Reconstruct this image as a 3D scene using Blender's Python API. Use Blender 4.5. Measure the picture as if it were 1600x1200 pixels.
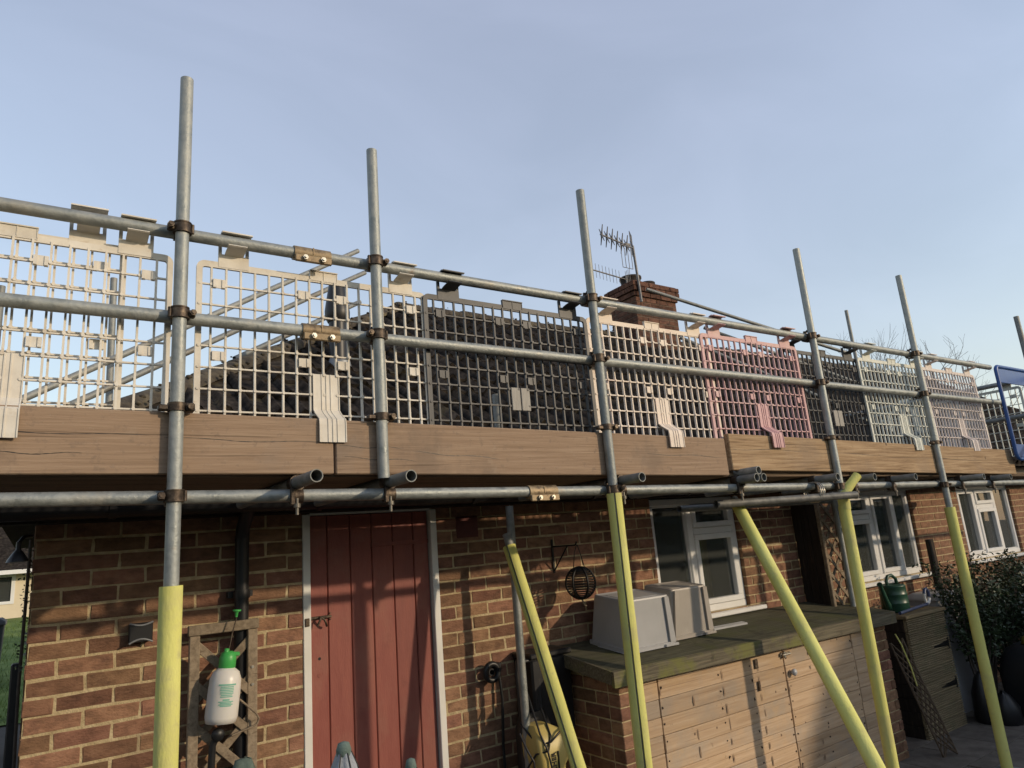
import bpy, math, random
from mathutils import Vector as V, Matrix, Quaternion
random.seed(7)
rnd = random.uniform
PI = math.pi
R = math.radians
scene = bpy.context.scene
for o in list(bpy.data.objects): bpy.data.objects.remove(o)

# ------------------------------------------------------------------ camera
YAW, PIT, ROL, EYE = .6068, .2284, -.0818, 1.65       # eye height is 1.9 m over the patio (patio level is -0.25)
FPX = 1073.9
fw = V((math.sin(YAW)*math.cos(PIT), math.cos(YAW)*math.cos(PIT), math.sin(PIT)))
r0 = V((math.cos(YAW), -math.sin(YAW), 0)); u0 = r0.cross(fw)
rt = math.cos(ROL)*r0 + math.sin(ROL)*u0; up = rt.cross(fw)
cd = bpy.data.cameras.new('camera'); cam = bpy.data.objects.new('camera', cd); scene.collection.objects.link(cam)
cam.matrix_world = Matrix(((rt.x, up.x, -fw.x, 0), (rt.y, up.y, -fw.y, 0), (rt.z, up.z, -fw.z, EYE), (0, 0, 0, 1)))
cd.sensor_width = 36; cd.lens = FPX/1600*36; cd.clip_start = .05; cd.clip_end = 2000
scene.camera = cam
# ------------------------------------------------------------------ sky, sun, exposure
SUN = V((.72, -1, .38)).normalized()
w = bpy.data.worlds.new('World'); scene.world = w; w.use_nodes = True
nt = w.node_tree; bg = nt.nodes['Background']
sky = nt.nodes.new('ShaderNodeTexSky'); sky.sky_type = 'NISHITA'; sky.sun_disc = False
sky.sun_elevation = math.asin(SUN.z); sky.sun_rotation = math.atan2(SUN.x, SUN.y)
sky.air_density = 1.5; sky.dust_density = .6; sky.ozone_density = 1.6; sky.altitude = 0
# thin even veil of high cloud over the whole dome, with faint streaks
tcw = nt.nodes.new('ShaderNodeTexCoord'); mpw = nt.nodes.new('ShaderNodeMapping'); mpw.inputs['Scale'].default_value = (1.2, 3.0, 5.0); mpw.inputs['Rotation'].default_value = (0, .3, .6); mpw.inputs['Location'].default_value = (-.69, -1.06, 2.23)
nzw = nt.nodes.new('ShaderNodeTexNoise'); nzw.inputs['Scale'].default_value = 1.3; nzw.inputs['Detail'].default_value = 7; nzw.inputs['Distortion'].default_value = .8
nt.links.new(tcw.outputs['Generated'], mpw.inputs[0]); nt.links.new(mpw.outputs[0], nzw.inputs['Vector'])
mrw = nt.nodes.new('ShaderNodeMapRange'); mrw.inputs[1].default_value = .3; mrw.inputs[2].default_value = .7; mrw.inputs[3].default_value = .91; mrw.inputs[4].default_value = 1.09; nt.links.new(nzw.outputs['Fac'], mrw.inputs[0])
vl = nt.nodes.new('ShaderNodeVectorMath'); vl.operation = 'SCALE'; vl.inputs[0].default_value = (2.3, 2.3, 2.9); nt.links.new(mrw.outputs[0], vl.inputs['Scale'])
ad = nt.nodes.new('ShaderNodeVectorMath'); ad.operation = 'ADD'; nt.links.new(sky.outputs[0], ad.inputs[0]); nt.links.new(vl.outputs[0], ad.inputs[1])
nt.links.new(ad.outputs[0], bg.inputs[0]); bg.inputs[1].default_value = .122
sl = bpy.data.lights.new('sun', 'SUN'); so = bpy.data.objects.new('sun', sl); scene.collection.objects.link(so)
sl.energy = 2.55; sl.angle = R(1.1); sl.color = (1, .81, .58)
so.rotation_euler = (-SUN).to_track_quat('-Z', 'Y').to_euler(); so.location = (8, -12, 8)
vs = scene.view_settings; vs.view_transform = 'Standard'; vs.look = 'None'; vs.exposure = 0.0; vs.gamma = 1
vs.use_curve_mapping = False

# ------------------------------------------------------------------ helpers
C = scene.collection
WM = {}
class MB:
    def __init__(s): s.v = []; s.f = []; s.sm = []
    def add(s, vs_, fs, smooth=False):
        n = len(s.v); s.v += [tuple(q) for q in vs_]
        for f in fs: s.f.append([i+n for i in f]); s.sm.append(smooth)
        return s
    def box(s, x0, x1, y0, y1, z0, z1, M=None):
        vs_ = [V((x, y, z)) for z in (z0, z1) for y in (y0, y1) for x in (x0, x1)]
        if M is not None: vs_ = [M @ q for q in vs_]
        return s.add(vs_, [(0, 2, 3, 1), (4, 5, 7, 6), (0, 1, 5, 4), (2, 6, 7, 3), (0, 4, 6, 2), (1, 3, 7, 5)])
    def bbox(s, x0, x1, y0, y1, z0, z1, b=.004, M=None):
        # box with chamfered edges
        vs_ = []; idx = {}
        for ix, (x, sx) in enumerate(((x0, 1), (x1, -1))):
            for iy, (y, sy) in enumerate(((y0, 1), (y1, -1))):
                for iz, (z, sz) in enumerate(((z0, 1), (z1, -1))):
                    for a in range(3):
                        q = [x+sx*b, y+sy*b, z+sz*b]; q[a] = (x, y, z)[a]
                        idx[(ix, iy, iz, a)] = len(vs_); vs_.append(V(q))
        if M is not None: vs_ = [M @ q for q in vs_]
        fs = []
        I = lambda x, y, z, a: idx[(x, y, z, a)]
        for k in (0, 1):
            fs.append([I(k, 0, 0, 0), I(k, 0, 1, 0), I(k, 1, 1, 0), I(k, 1, 0, 0)][::1 if k == 0 else -1])
            fs.append([I(0, k, 0, 1), I(1, k, 0, 1), I(1, k, 1, 1), I(0, k, 1, 1)][::1 if k == 0 else -1])
            fs.append([I(0, 0, k, 2), I(0, 1, k, 2), I(1, 1, k, 2), I(1, 0, k, 2)][::1 if k == 0 else -1])
        for a in (0, 1):
            for b_ in (0, 1):
                fs.append([I(a, b_, 0, 0), I(a, b_, 1, 0), I(a, b_, 1, 1), I(a, b_, 0, 1)])
                fs.append([I(a, 0, b_, 0), I(a, 1, b_, 0), I(a, 1, b_, 2), I(a, 0, b_, 2)])
                fs.append([I(0, a, b_, 1), I(1, a, b_, 1), I(1, a, b_, 2), I(0, a, b_, 2)])
                for c in (0, 1): fs.append([I(a, b_, c, 0), I(a, b_, c, 1), I(a, b_, c, 2)])
        return s.add(vs_, fs)
    def frame(s, p0, p1):
        d = (V(p1)-V(p0)).normalized(); a = V((0, 0, 1)) if abs(d.z) < .9 else V((1, 0, 0))
        x = d.cross(a).normalized(); return x, d.cross(x).normalized(), d
    def tube(s, p0, p1, r, seg=16, r1=None, inner=None, caps=True, a0=0, a1=2*PI):
        """solid or hollow cylinder between two points, optionally only an arc of it"""
        p0 = V(p0); p1 = V(p1); x, y, d = s.frame(p0, p1); r1 = r if r1 is None else r1
        full = abs(a1-a0-2*PI) < 1e-6; n = seg if full else seg+1
        ang = [a0+(a1-a0)*i/seg for i in range(n)]
        c = [x*math.cos(t)+y*math.sin(t) for t in ang]
        lim = n if full else n-1
        o0 = [p0+q*r for q in c]; o1 = [p1+q*r1 for q in c]
        s.add(o0+o1, [(i, (i+1) % n, n+(i+1) % n, n+i) for i in range(lim)], True)
        if inner:
            i0 = [p0+q*inner for q in c]; i1 = [p1+q*inner for q in c]
            s.add(i0+i1, [((i+1) % n, i, n+i, n+(i+1) % n) for i in range(lim)], True)
            s.add(o0+i0, [((i+1) % n, i, n+i, n+(i+1) % n) for i in range(lim)])
            s.add(o1+i1, [(i, (i+1) % n, n+(i+1) % n, n+i) for i in range(lim)])
            if not full:
                for k in (0, n-1): s.add([o0[k], o1[k], i1[k], i0[k]], [(0, 1, 2, 3)])
        elif caps:
            s.add(o0, [list(range(n))[::-1]]); s.add(o1, [list(range(n))])
        return s
    def path(s, pts, r, seg=10, rs=None, caps=True):
        pts = [V(q) for q in pts]; rs = rs or [r]*len(pts); n = len(pts); rings = []
        up_ = None
        for i, q in enumerate(pts):
            d = (pts[min(i+1, n-1)]-pts[max(i-1, 0)]).normalized()
            if up_ is None:
                a = V((0, 0, 1)) if abs(d.z) < .9 else V((1, 0, 0)); x = d.cross(a).normalized()
            else: x = (up_-d*up_.dot(d)).normalized()
            up_ = x; y = d.cross(x)
            rings += [q+(x*math.cos(2*PI*k/seg)+y*math.sin(2*PI*k/seg))*rs[i] for k in range(seg)]
        s.add(rings, [(i*seg+k, i*seg+(k+1) % seg, (i+1)*seg+(k+1) % seg, (i+1)*seg+k) for i in range(n-1) for k in range(seg)], True)
        if caps: s.add(rings[:seg], [list(range(seg))[::-1]]); s.add(rings[-seg:], [list(range(seg))])
        return s
    def lathe(s, prof, c=(0, 0, 0), seg=24, M=None):
        c = V(c); vs_ = []
        for r, z in prof: vs_ += [V((r*math.cos(2*PI*k/seg), r*math.sin(2*PI*k/seg), z)) for k in range(seg)]
        if M is not None: vs_ = [M @ q for q in vs_]
        vs_ = [q+c for q in vs_]
        n = len(prof)
        s.add(vs_, [(i*seg+k, i*seg+(k+1) % seg, (i+1)*seg+(k+1) % seg, (i+1)*seg+k) for i in range(n-1) for k in range(seg)], True)
        if prof[0][0] > 0: s.add(vs_[:seg], [list(range(seg))[::-1]])
        if prof[-1][0] > 0: s.add(vs_[-seg:], [list(range(seg))])
        return s
    def sweep(s, sec, x0, x1, closed=False, smooth=False):
        """section of (y,z) points swept along X"""
        n = len(sec)
        vs_ = [V((x0, y, z)) for y, z in sec]+[V((x1, y, z)) for y, z in sec]
        fs = [(i, (i+1) % n, n+(i+1) % n, n+i) for i in range(n if closed else n-1)]
        s.add(vs_, fs, smooth)
        if closed: s.add(vs_[:n], [list(range(n))[::-1]]); s.add(vs_[n:], [list(range(n))])
        return s
    def strip(s, line, x0, x1, t):
        """flat strip of thickness t along a (y,z) polyline"""
        n = len(line); a = []; b = []
        for i, (y, z) in enumerate(line):
            p = line[max(i-1, 0)]; q = line[min(i+1, n-1)]; d = V((q[0]-p[0], q[1]-p[1])).normalized()
            a.append((y, z)); b.append((y-d.y*t, z+d.x*t))
        return s.sweep(a+b[::-1], x0, x1, True)
    def mesh(s, name):
        me = bpy.data.meshes.new(name); me.from_pydata(s.v, [], s.f)
        me.polygons.foreach_set('use_smooth', s.sm); me.validate(); me.update()
        return me
    def build(s, name, mt, parent=None):
        return link(name, s.mesh(name), mt, parent)
def link(name, me, mt, parent=None, M=None, byobj=False):
    o = bpy.data.objects.new(name, me); C.objects.link(o)
    if mt is not None:
        if not me.materials: me.materials.append(mt)
        if byobj: o.material_slots[0].link = 'OBJECT'; o.material_slots[0].material = mt
    M = M or Matrix.Identity(4); o.matrix_basis = M; WM[o.name] = M
    if parent is not None: o.parent = parent; o.matrix_parent_inverse = WM[parent.name].inverted()
    return o
def tag(o, label, cat, group=None):
    o['label'] = label; o['category'] = cat
    if group: o['group'] = group
    return o
def thing(name, label, cat, loc=(0, 0, 0), group=None):
    o = bpy.data.objects.new(name, None); C.objects.link(o); o.empty_display_size = .1
    M = Matrix.Translation(V(loc)); o.matrix_basis = M; WM[o.name] = M
    return tag(o, label, cat, group)
def recalc(me):
    import bmesh
    b = bmesh.new(); b.from_mesh(me); bmesh.ops.recalc_face_normals(b, faces=b.faces); b.to_mesh(me); b.free()

# ------------------------------------------------------------------ materials
def mat(name, cols, scale=8, rough=.7, metal=0, bump=0, stretch=(1, 1, 1), detail=6, spec=.4, bscale=None, var=0, big=None, rough2=None, dist=0, coord='Object', sub=0, streak=None, hue=0, spots=None):
    """cols: colours from dark to light along a noise ramp; var: brightness change from object to object; big: (scale, colour, amount, threshold) patches"""
    m = bpy.data.materials.new(name); m.use_nodes = True; t = m.node_tree; N = t.nodes.new; L = t.links.new
    b = t.nodes['Principled BSDF']
    tc = N('ShaderNodeTexCoord'); oi = N('ShaderNodeObjectInfo')
    mul = N('ShaderNodeMath'); mul.operation = 'MULTIPLY'; mul.inputs[1].default_value = 37; L(oi.outputs['Random'], mul.inputs[0])
    off = N('ShaderNodeVectorMath'); off.operation = 'ADD'; L(tc.outputs[coord], off.inputs[0]); L(mul.outputs[0], off.inputs[1])
    mp = N('ShaderNodeMapping'); mp.inputs['Scale'].default_value = stretch; L(off.outputs[0], mp.inputs[0])
    no = N('ShaderNodeTexNoise'); no.inputs['Scale'].default_value = scale; no.inputs['Detail'].default_value = detail; no.inputs['Roughness'].default_value = .6; no.inputs['Distortion'].default_value = dist
    L(mp.outputs[0], no.inputs['Vector'])
    cr = N('ShaderNodeValToRGB'); e = cr.color_ramp.elements
    n = len(cols)
    while len(e) < n: e.new(.5)
    for i, c in enumerate(cols): e[i].position = .3+.4*i/max(n-1, 1); e[i].color = (*c, 1)
    L(no.outputs['Fac'], cr.inputs[0]); col = cr.outputs[0]
    if big:
        for bs, bc, ba, bt in (big if isinstance(big, list) else [big]):
            n2 = N('ShaderNodeTexNoise'); n2.inputs['Scale'].default_value = bs; n2.inputs['Detail'].default_value = 5; n2.inputs['Roughness'].default_value = .65; L(off.outputs[0], n2.inputs['Vector'])
            mr = N('ShaderNodeMapRange'); mr.inputs[1].default_value = bt; mr.inputs[2].default_value = bt+.12; mr.inputs[4].default_value = ba; L(n2.outputs['Fac'], mr.inputs[0])
            mx = N('ShaderNodeMixRGB'); L(mr.outputs[0], mx.inputs[0]); L(col, mx.inputs[1]); mx.inputs[2].default_value = (*bc, 1); col = mx.outputs[0]
    if spots:
        vs_s, vc, vr = spots; vo = N('ShaderNodeTexVoronoi'); vo.inputs['Scale'].default_value = vs_s; L(off.outputs[0], vo.inputs['Vector'])
        nz = N('ShaderNodeTexNoise'); nz.inputs['Scale'].default_value = vs_s*6; L(off.outputs[0], nz.inputs['Vector']); ad_ = N('ShaderNodeMath'); ad_.operation = 'MULTIPLY_ADD'; ad_.inputs[1].default_value = vr*.9; L(nz.outputs['Fac'], ad_.inputs[0]); L(vo.outputs['Distance'], ad_.inputs[2])
        mr = N('ShaderNodeMapRange'); mr.inputs[1].default_value = vr*1.45; mr.inputs[2].default_value = vr*1.0; mr.inputs[4].default_value = .85; L(ad_.outputs[0], mr.inputs[0])
        mx = N('ShaderNodeMixRGB'); L(mr.outputs[0], mx.inputs[0]); L(col, mx.inputs[1]); mx.inputs[2].default_value = (*vc, 1); col = mx.outputs[0]
    if streak:
        ss, sc, sa, st_ = streak; m3 = N('ShaderNodeMapping'); m3.inputs['Scale'].default_value = (stretch[0]*.45, stretch[1]*1.5, stretch[2]*1.5); L(off.outputs[0], m3.inputs[0])
        n4 = N('ShaderNodeTexNoise'); n4.inputs['Scale'].default_value = ss; n4.inputs['Detail'].default_value = 4; n4.inputs['Distortion'].default_value = .5; L(m3.outputs[0], n4.inputs['Vector'])
        mr = N('ShaderNodeMapRange'); mr.inputs[1].default_value = st_; mr.inputs[2].default_value = st_+.05; mr.inputs[4].default_value = sa; L(n4.outputs['Fac'], mr.inputs[0])
        mx = N('ShaderNodeMixRGB'); L(mr.outputs[0], mx.inputs[0]); L(col, mx.inputs[1]); mx.inputs[2].default_value = (*sc, 1); col = mx.outputs[0]
    if var:
        hs = N('ShaderNodeHueSaturation'); mr = N('ShaderNodeMapRange'); mr.inputs[3].default_value = 1-var; mr.inputs[4].default_value = 1+var
        L(oi.outputs['Random'], mr.inputs[0]); L(mr.outputs[0], hs.inputs['Value'])
        if hue:
            wn = N('ShaderNodeTexWhiteNoise'); wn.noise_dimensions = '1D'; L(oi.outputs['Random'], wn.inputs['W']); mh = N('ShaderNodeMapRange'); mh.inputs[3].default_value = .5-hue; mh.inputs[4].default_value = .5+hue; L(wn.outputs['Value'], mh.inputs[0]); L(mh.outputs[0], hs.inputs['Hue'])
        L(col, hs.inputs['Color']); col = hs.outputs[0]
    L(col, b.inputs['Base Color']); b.inputs['Metallic'].default_value = metal
    b.inputs['Roughness'].default_value = rough; b.inputs['Specular IOR Level'].default_value = spec
    if rough2 is not None:
        mr = N('ShaderNodeMapRange'); mr.inputs[1].default_value = .35; mr.inputs[2].default_value = .65; mr.inputs[3].default_value = rough; mr.inputs[4].default_value = rough2
        L(no.outputs['Fac'], mr.inputs[0]); L(mr.outputs[0], b.inputs['Roughness'])
    if sub:
        b.inputs['Subsurface Weight'].default_value = sub; b.inputs['Subsurface Radius'].default_value = (.02, .015, .008)
    if bump:
        bn = N('ShaderNodeBump'); bn.inputs['Strength'].default_value = min(1, bump); bn.inputs['Distance'].default_value = .006
        if bscale:
            n3 = N('ShaderNodeTexNoise'); n3.inputs['Scale'].default_value = bscale; n3.inputs['Detail'].default_value = 5; L(mp.outputs[0], n3.inputs['Vector']); L(n3.outputs['Fac'], bn.inputs['Height'])
        else: L(no.outputs['Fac'], bn.inputs['Height'])
        L(bn.outputs[0], b.inputs['Normal'])
    return m
def glass(name, tint=(.085, .09, .085), mixv=.55):
    m = bpy.data.materials.new(name); m.use_nodes = True; t = m.node_tree; N = t.nodes.new; L = t.links.new
    t.nodes.remove(t.nodes['Principled BSDF'])
    tr = N('ShaderNodeBsdfTransparent'); tr.inputs[0].default_value = (.80, .84, .83, 1)
    gl = N('ShaderNodeBsdfGlossy'); gl.inputs[0].default_value = (.9, .93, .95, 1); gl.inputs['Roughness'].default_value = .015
    fr = N('ShaderNodeFresnel'); fr.inputs[0].default_value = 1.6
    df = N('ShaderNodeBsdfDiffuse'); df.inputs[0].default_value = (*tint, 1)
    m1 = N('ShaderNodeMixShader'); m1.inputs[0].default_value = mixv; L(tr.outputs[0], m1.inputs[1]); L(df.outputs[0], m1.inputs[2])
    m2 = N('ShaderNodeMixShader'); L(fr.outputs[0], m2.inputs[0]); L(m1.outputs[0], m2.inputs[1]); L(gl.outputs[0], m2.inputs[2])
    L(m2.outputs[0], t.nodes['Material Output'].inputs[0]); return m
M = {}
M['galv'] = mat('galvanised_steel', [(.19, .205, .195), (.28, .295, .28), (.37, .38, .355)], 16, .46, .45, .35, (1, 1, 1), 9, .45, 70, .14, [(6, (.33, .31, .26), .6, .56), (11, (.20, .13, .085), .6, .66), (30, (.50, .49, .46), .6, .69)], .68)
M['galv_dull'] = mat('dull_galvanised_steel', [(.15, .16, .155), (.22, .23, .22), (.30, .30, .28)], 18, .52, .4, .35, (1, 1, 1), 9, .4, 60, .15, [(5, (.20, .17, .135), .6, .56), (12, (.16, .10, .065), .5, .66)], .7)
M['galv_shaded'] = mat('shade_darkened_tube', [(.08, .082, .078), (.13, .13, .122), (.18, .175, .16)], 18, .6, .3, .35, (1, 1, 1), 9, .3, 60, .1, [(6, (.11, .08, .055), .6, .58)])  # steel darkened so its colour carries the shade under the platform
M['rust'] = mat('rusty_fitting', [(.030, .022, .017), (.075, .055, .04), (.15, .115, .08)], 40, .5, .6, .5, spec=.4, var=.2)
M['brass'] = mat('gold_passivated_sleeve', [(.11, .08, .05), (.25, .185, .11), (.36, .285, .18)], 30, .45, .5, .4, var=.1, rough2=.7, big=(40, (.10, .06, .035), .6, .6))
M['oldbolt'] = mat('weathered_bolt', [(.12, .105, .085), (.24, .22, .18)], 60, .5, .5)
M['nut'] = mat('zinc_nut', [(.35, .33, .28), (.55, .52, .45)], 60, .35, .8)
M['foam'] = mat('yellow_foam', [(.56, .54, .16), (.63, .61, .19), (.67, .65, .23)], 6, .8, 0, .35, (1, 1, .4), 6, .2, 120, .06, [(5, (.50, .46, .20), .6, .53), (18, (.40, .36, .19), .5, .60), (45, (.24, .21, .13), .55, .68)], sub=.05)
def wood(name, a, b_, c, stretch=(.55, 16, 16), scale=5, bump=.5, var=.1, big=None, rough=.85, streak=(4, (.09, .06, .04), .6, .63), spots=None):
    return mat(name, [a, b_, c], scale, rough, 0, bump, stretch, 9, .2, None, var, big, dist=.35, streak=streak, spots=spots)
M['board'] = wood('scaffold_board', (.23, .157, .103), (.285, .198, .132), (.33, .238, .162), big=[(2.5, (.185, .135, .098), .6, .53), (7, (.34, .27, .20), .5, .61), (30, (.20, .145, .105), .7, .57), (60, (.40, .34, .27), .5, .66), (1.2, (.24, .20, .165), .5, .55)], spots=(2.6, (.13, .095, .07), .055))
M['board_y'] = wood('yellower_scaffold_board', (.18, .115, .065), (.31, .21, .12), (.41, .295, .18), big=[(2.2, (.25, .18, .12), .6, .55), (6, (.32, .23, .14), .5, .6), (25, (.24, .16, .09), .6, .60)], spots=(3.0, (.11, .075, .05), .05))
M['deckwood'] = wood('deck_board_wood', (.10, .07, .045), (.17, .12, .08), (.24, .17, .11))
M['pine'] = wood('shed_pine', (.39, .265, .16), (.48, .34, .215), (.55, .41, .275), scale=3.5, big=[(1.3, (.36, .30, .235), .7, .51), (4, (.50, .34, .19), .6, .55), (13, (.13, .085, .055), .85, .655)], var=.16, streak=(5, (.24, .16, .10), .6, .64), spots=(7.5, (.10, .065, .045), .075))
M['mosswood'] = wood('mossy_lid_wood', (.065, .056, .038), (.115, .10, .068), (.19, .165, .11), big=[(3.5, (.15, .15, .045), .8, .49), (9, (.045, .04, .03), .6, .57)])
M['trellis'] = wood('weathered_trellis_wood', (.15, .115, .08), (.23, .18, .125), (.30, .24, .17), (8, 8, 8), 5, var=.12)
M['ribwood'] = wood('ribbed_deck_timber', (.13, .10, .055), (.22, .17, .10), (.31, .25, .15), big=(3, (.14, .13, .07), .6, .55))
M['oldlath'] = wood('dark_old_lath', (.07, .05, .035), (.11, .08, .055), (.15, .11, .08), (8, 8, 8), 5)
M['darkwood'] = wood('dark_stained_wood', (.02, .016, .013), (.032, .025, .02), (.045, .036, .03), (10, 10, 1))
M['brick'] = mat('red_brown_brick', [(.14, .078, .050), (.222, .12, .075), (.285, .16, .10)], 14, .9, 0, .9, (1, 1, 2.0), 9, .15, 60, .30, [(9, (.105, .055, .042), .6, .57), (30, (.34, .23, .15), .55, .66), (5, (.26, .17, .10), .5, .60)], hue=.012)
M['mortar'] = mat('yellow_mortar', [(.34, .26, .145), (.46, .365, .215), (.55, .45, .28)], 22, .95, 0, 1, spec=.1, bscale=90, big=(3, (.24, .19, .13), .5, .56))
M['tile'] = mat('dark_mossy_roof_tile', [(.010, .0085, .0075), (.028, .023, .019), (.058, .048, .039)], 16, .95, 0, .9, (1, 1, 1), 8, .08, 60, .3, [(5, (.085, .07, .04), .65, .60), (50, (.22, .21, .18), .6, .71)])
M['hip'] = mat('mossy_hip_tile', [(.02, .016, .012), (.052, .042, .030), (.10, .082, .052)], 14, .9, 0, .9, bscale=45, var=.25, big=[(8, (.13, .105, .045), .7, .55)])
M['reddoor'] = mat('dark_red_paint', [(.225, .062, .047), (.25, .073, .055), (.275, .085, .062)], 5, .5, 0, .18, (6, 6, 1), 6, .4, 30, .06, [(3, (.265, .105, .075), .6, .52), (9, (.19, .055, .042), .5, .60), (60, (.34, .20, .16), .4, .70)], .62)
M['white'] = mat('white_gloss_paint', [(.66, .64, .58), (.76, .74, .69)], 6, .42, 0, .1, (1, 1, 1), 5, .4, None, .03, (8, (.52, .48, .40), .4, .65))
M['upvc'] = mat('white_upvc', [(.70, .69, .66), (.78, .77, .75)], 3, .32, 0, 0, spec=.5, big=(5, (.58, .55, .48), .35, .62))
M['glass'] = glass('window_glass')
M['black'] = mat('black_plastic', [(.010, .010, .011), (.017, .017, .018)], 9, .42, 0, .1, spec=.4, var=.1)
M['blackmetal'] = mat('black_wrought_iron', [(.012, .011, .010), (.022, .02, .018)], 30, .5, .3, .3)
M['lead'] = mat('lead_flashing', [(.16, .17, .18), (.26, .27, .28)], 9, .5, .4, .3)
M['beige'] = mat('beige_guard_plastic', [(.55, .50, .42), (.65, .60, .51), (.72, .68, .60)], 9, .6, 0, .25, spec=.35, big=[(14, (.42, .29, .16), .5, .60), (3, (.48, .42, .34), .5, .58)], var=.04)
M['cream'] = mat('cream_guard_plastic', [(.66, .56, .46), (.76, .66, .56)], 7, .55, 0, .1, spec=.35, big=(4, (.55, .33, .31), .55, .57))
M['charcoal'] = mat('charcoal_guard_plastic', [(.03, .03, .031), (.065, .064, .064)], 9, .5, 0, .1, spec=.4, big=(6, (.15, .145, .14), .5, .58))
M['pink'] = mat('pink_guard_plastic', [(.50, .29, .29), (.60, .38, .37)], 7, .55, 0, .1, spec=.35, big=(3, (.62, .46, .42), .7, .50))
M['mint'] = mat('pale_grey_green_guard_plastic', [(.56, .57, .50), (.68, .68, .60)], 7, .55, 0, .1, spec=.35, big=(4, (.42, .40, .36), .5, .58))
M['mauve'] = mat('dusty_pink_guard_plastic', [(.60, .52, .48), (.70, .62, .57)], 7, .55, 0, .1, spec=.35, big=(4, (.50, .40, .40), .5, .57))
M['clipgrey'] = mat('worn_grey_clip', [(.24, .22, .19), (.34, .32, .28)], 12, .6, 0, .2, (6, 6, 1))
M['blue'] = mat('blue_gate_plastic', [(.012, .06, .22), (.02, .085, .30)], 4, .4, 0, .05, spec=.5, big=(5, (.05, .12, .27), .5, .55))
M['tubgrey'] = mat('grey_storage_tub_plastic', [(.36, .36, .36), (.42, .42, .42)], 4, .38, 0, .05, spec=.45)
M['tubtaupe'] = mat('taupe_storage_tub_plastic', [(.34, .31, .27), (.41, .37, .33)], 4, .38, 0, .05, spec=.45, big=(5, (.46, .43, .38), .4, .58))
M['kyellow'] = mat('washer_yellow', [(.44, .34, .10), (.52, .41, .14)], 6, .45, 0, .05, spec=.45)
M['milky'] = mat('milky_bottle_plastic', [(.62, .60, .56), (.72, .70, .66)], 4, .35, 0, 0, spec=.45, sub=.15)
M['green'] = mat('bright_green_plastic', [(.05, .34, .07), (.07, .42, .10)], 6, .4, 0, 0, spec=.45)
M['textgreen'] = mat('faded_green_print', [(.16, .42, .32), (.22, .48, .38)], 9, .6)
M['cangreen'] = mat('dark_green_watering_can', [(.012, .05, .03), (.022, .075, .045)], 7, .38, 0, .1, spec=.45, big=(6, (.06, .09, .06), .4, .6))
M['clothgrey'] = mat('blue_grey_cloth', [(.22, .24, .26), (.34, .36, .38)], 20, .9, 0, .4, bscale=120)
M['clothgreen'] = mat('grey_green_cloth', [(.09, .13, .11), (.15, .20, .17)], 20, .9, 0, .4, bscale=120)
M['render'] = mat('cream_render', [(.66, .56, .40), (.74, .64, .47)], 2, .9, 0, .2, bscale=40)
M['grass'] = mat('lawn_grass', [(.06, .10, .02), (.11, .165, .035), (.17, .22, .06)], 3, .95, 0, 1, bscale=20)
M['earth'] = mat('paved_ground', [(.05, .046, .04), (.085, .078, .068)], 2.5, .95, 0, .6, bscale=30)
M['slab'] = mat('patio_slab', [(.075, .062, .05), (.115, .097, .08), (.155, .133, .11)], 7, .9, 0, .6, bscale=50, var=.12, big=(4, (.10, .10, .075), .5, .56))
M['leaf'] = mat('shrub_leaf', [(.014, .026, .011), (.03, .05, .02), (.06, .085, .035)], 6, .5, 0, 0, spec=.4)
M['leafgrey'] = mat('silvery_leaf', [(.16, .19, .17), (.26, .29, .26)], 6, .6)
M['twig'] = mat('bare_twig', [(.045, .035, .028), (.085, .068, .055)], 20, .9, 0, .4)
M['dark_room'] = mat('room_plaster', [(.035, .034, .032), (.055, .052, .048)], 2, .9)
M['curtain'] = mat('ochre_curtain', [(.30, .24, .12), (.42, .34, .18)], 3, .9, 0, .3, (1, 1, .1))
M['whitetext'] = mat('white_print', [(.7, .7, .68), (.75, .75, .73)], 4, .6)
M['terracotta'] = mat('chimney_pot_clay', [(.025, .022, .022), (.05, .042, .04)], 14, .85, 0, .5)
M['chimbrick'] = mat('sooty_chimney_brick', [(.06, .034, .026), (.11, .058, .042), (.155, .086, .060)], 14, .92, 0, .9, (1, 1, 2), 9, .1, 50, .3, [(7, (.04, .03, .027), .7, .55)])
M['alu'] = mat('aerial_aluminium', [(.10, .10, .105), (.18, .18, .185)], 20, .5, .5)
M['bluegrip'] = mat('dark_blue_plastic', [(.03, .045, .10), (.05, .07, .15)], 6, .4)

GZ = -.25; DW = 3.843
# ================================================================== setting
g = MB(); n = 40
XS = [-60+3*i for i in range(54)]; YS = [-40+3*j for j in range(20)]+[20+10*j for j in range(9)]
def gh(x, y):
    if x < 4 and y > 10: return GZ + (min(y, 21)-10)*.098*min(1, max(0, (4-x)/4))
    return GZ
g.add([(x, y, gh(x, y)) for y in YS for x in XS], [(j*len(XS)+i, j*len(XS)+i+1, (j+1)*len(XS)+i+1, (j+1)*len(XS)+i) for j in range(len(YS)-1) for i in range(len(XS)-1)], True)
gr = g.build('ground', M['earth']); gr['kind'] = 'structure'
lw = MB(); lx = [-14+.6*i for i in range(31)]; ly = [11.6+.6*j for j in range(22)]
lw.add([(x, y, gh(x, y)+.02+.02*math.sin(x*7+y*5)) for y in ly for x in lx], [(j*31+i, j*31+i+1, (j+1)*31+i+1, (j+1)*31+i) for j in range(21) for i in range(30)], True)
lo = lw.build('lawn', M['grass']); lo['kind'] = 'structure'
gb = MB()
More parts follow.
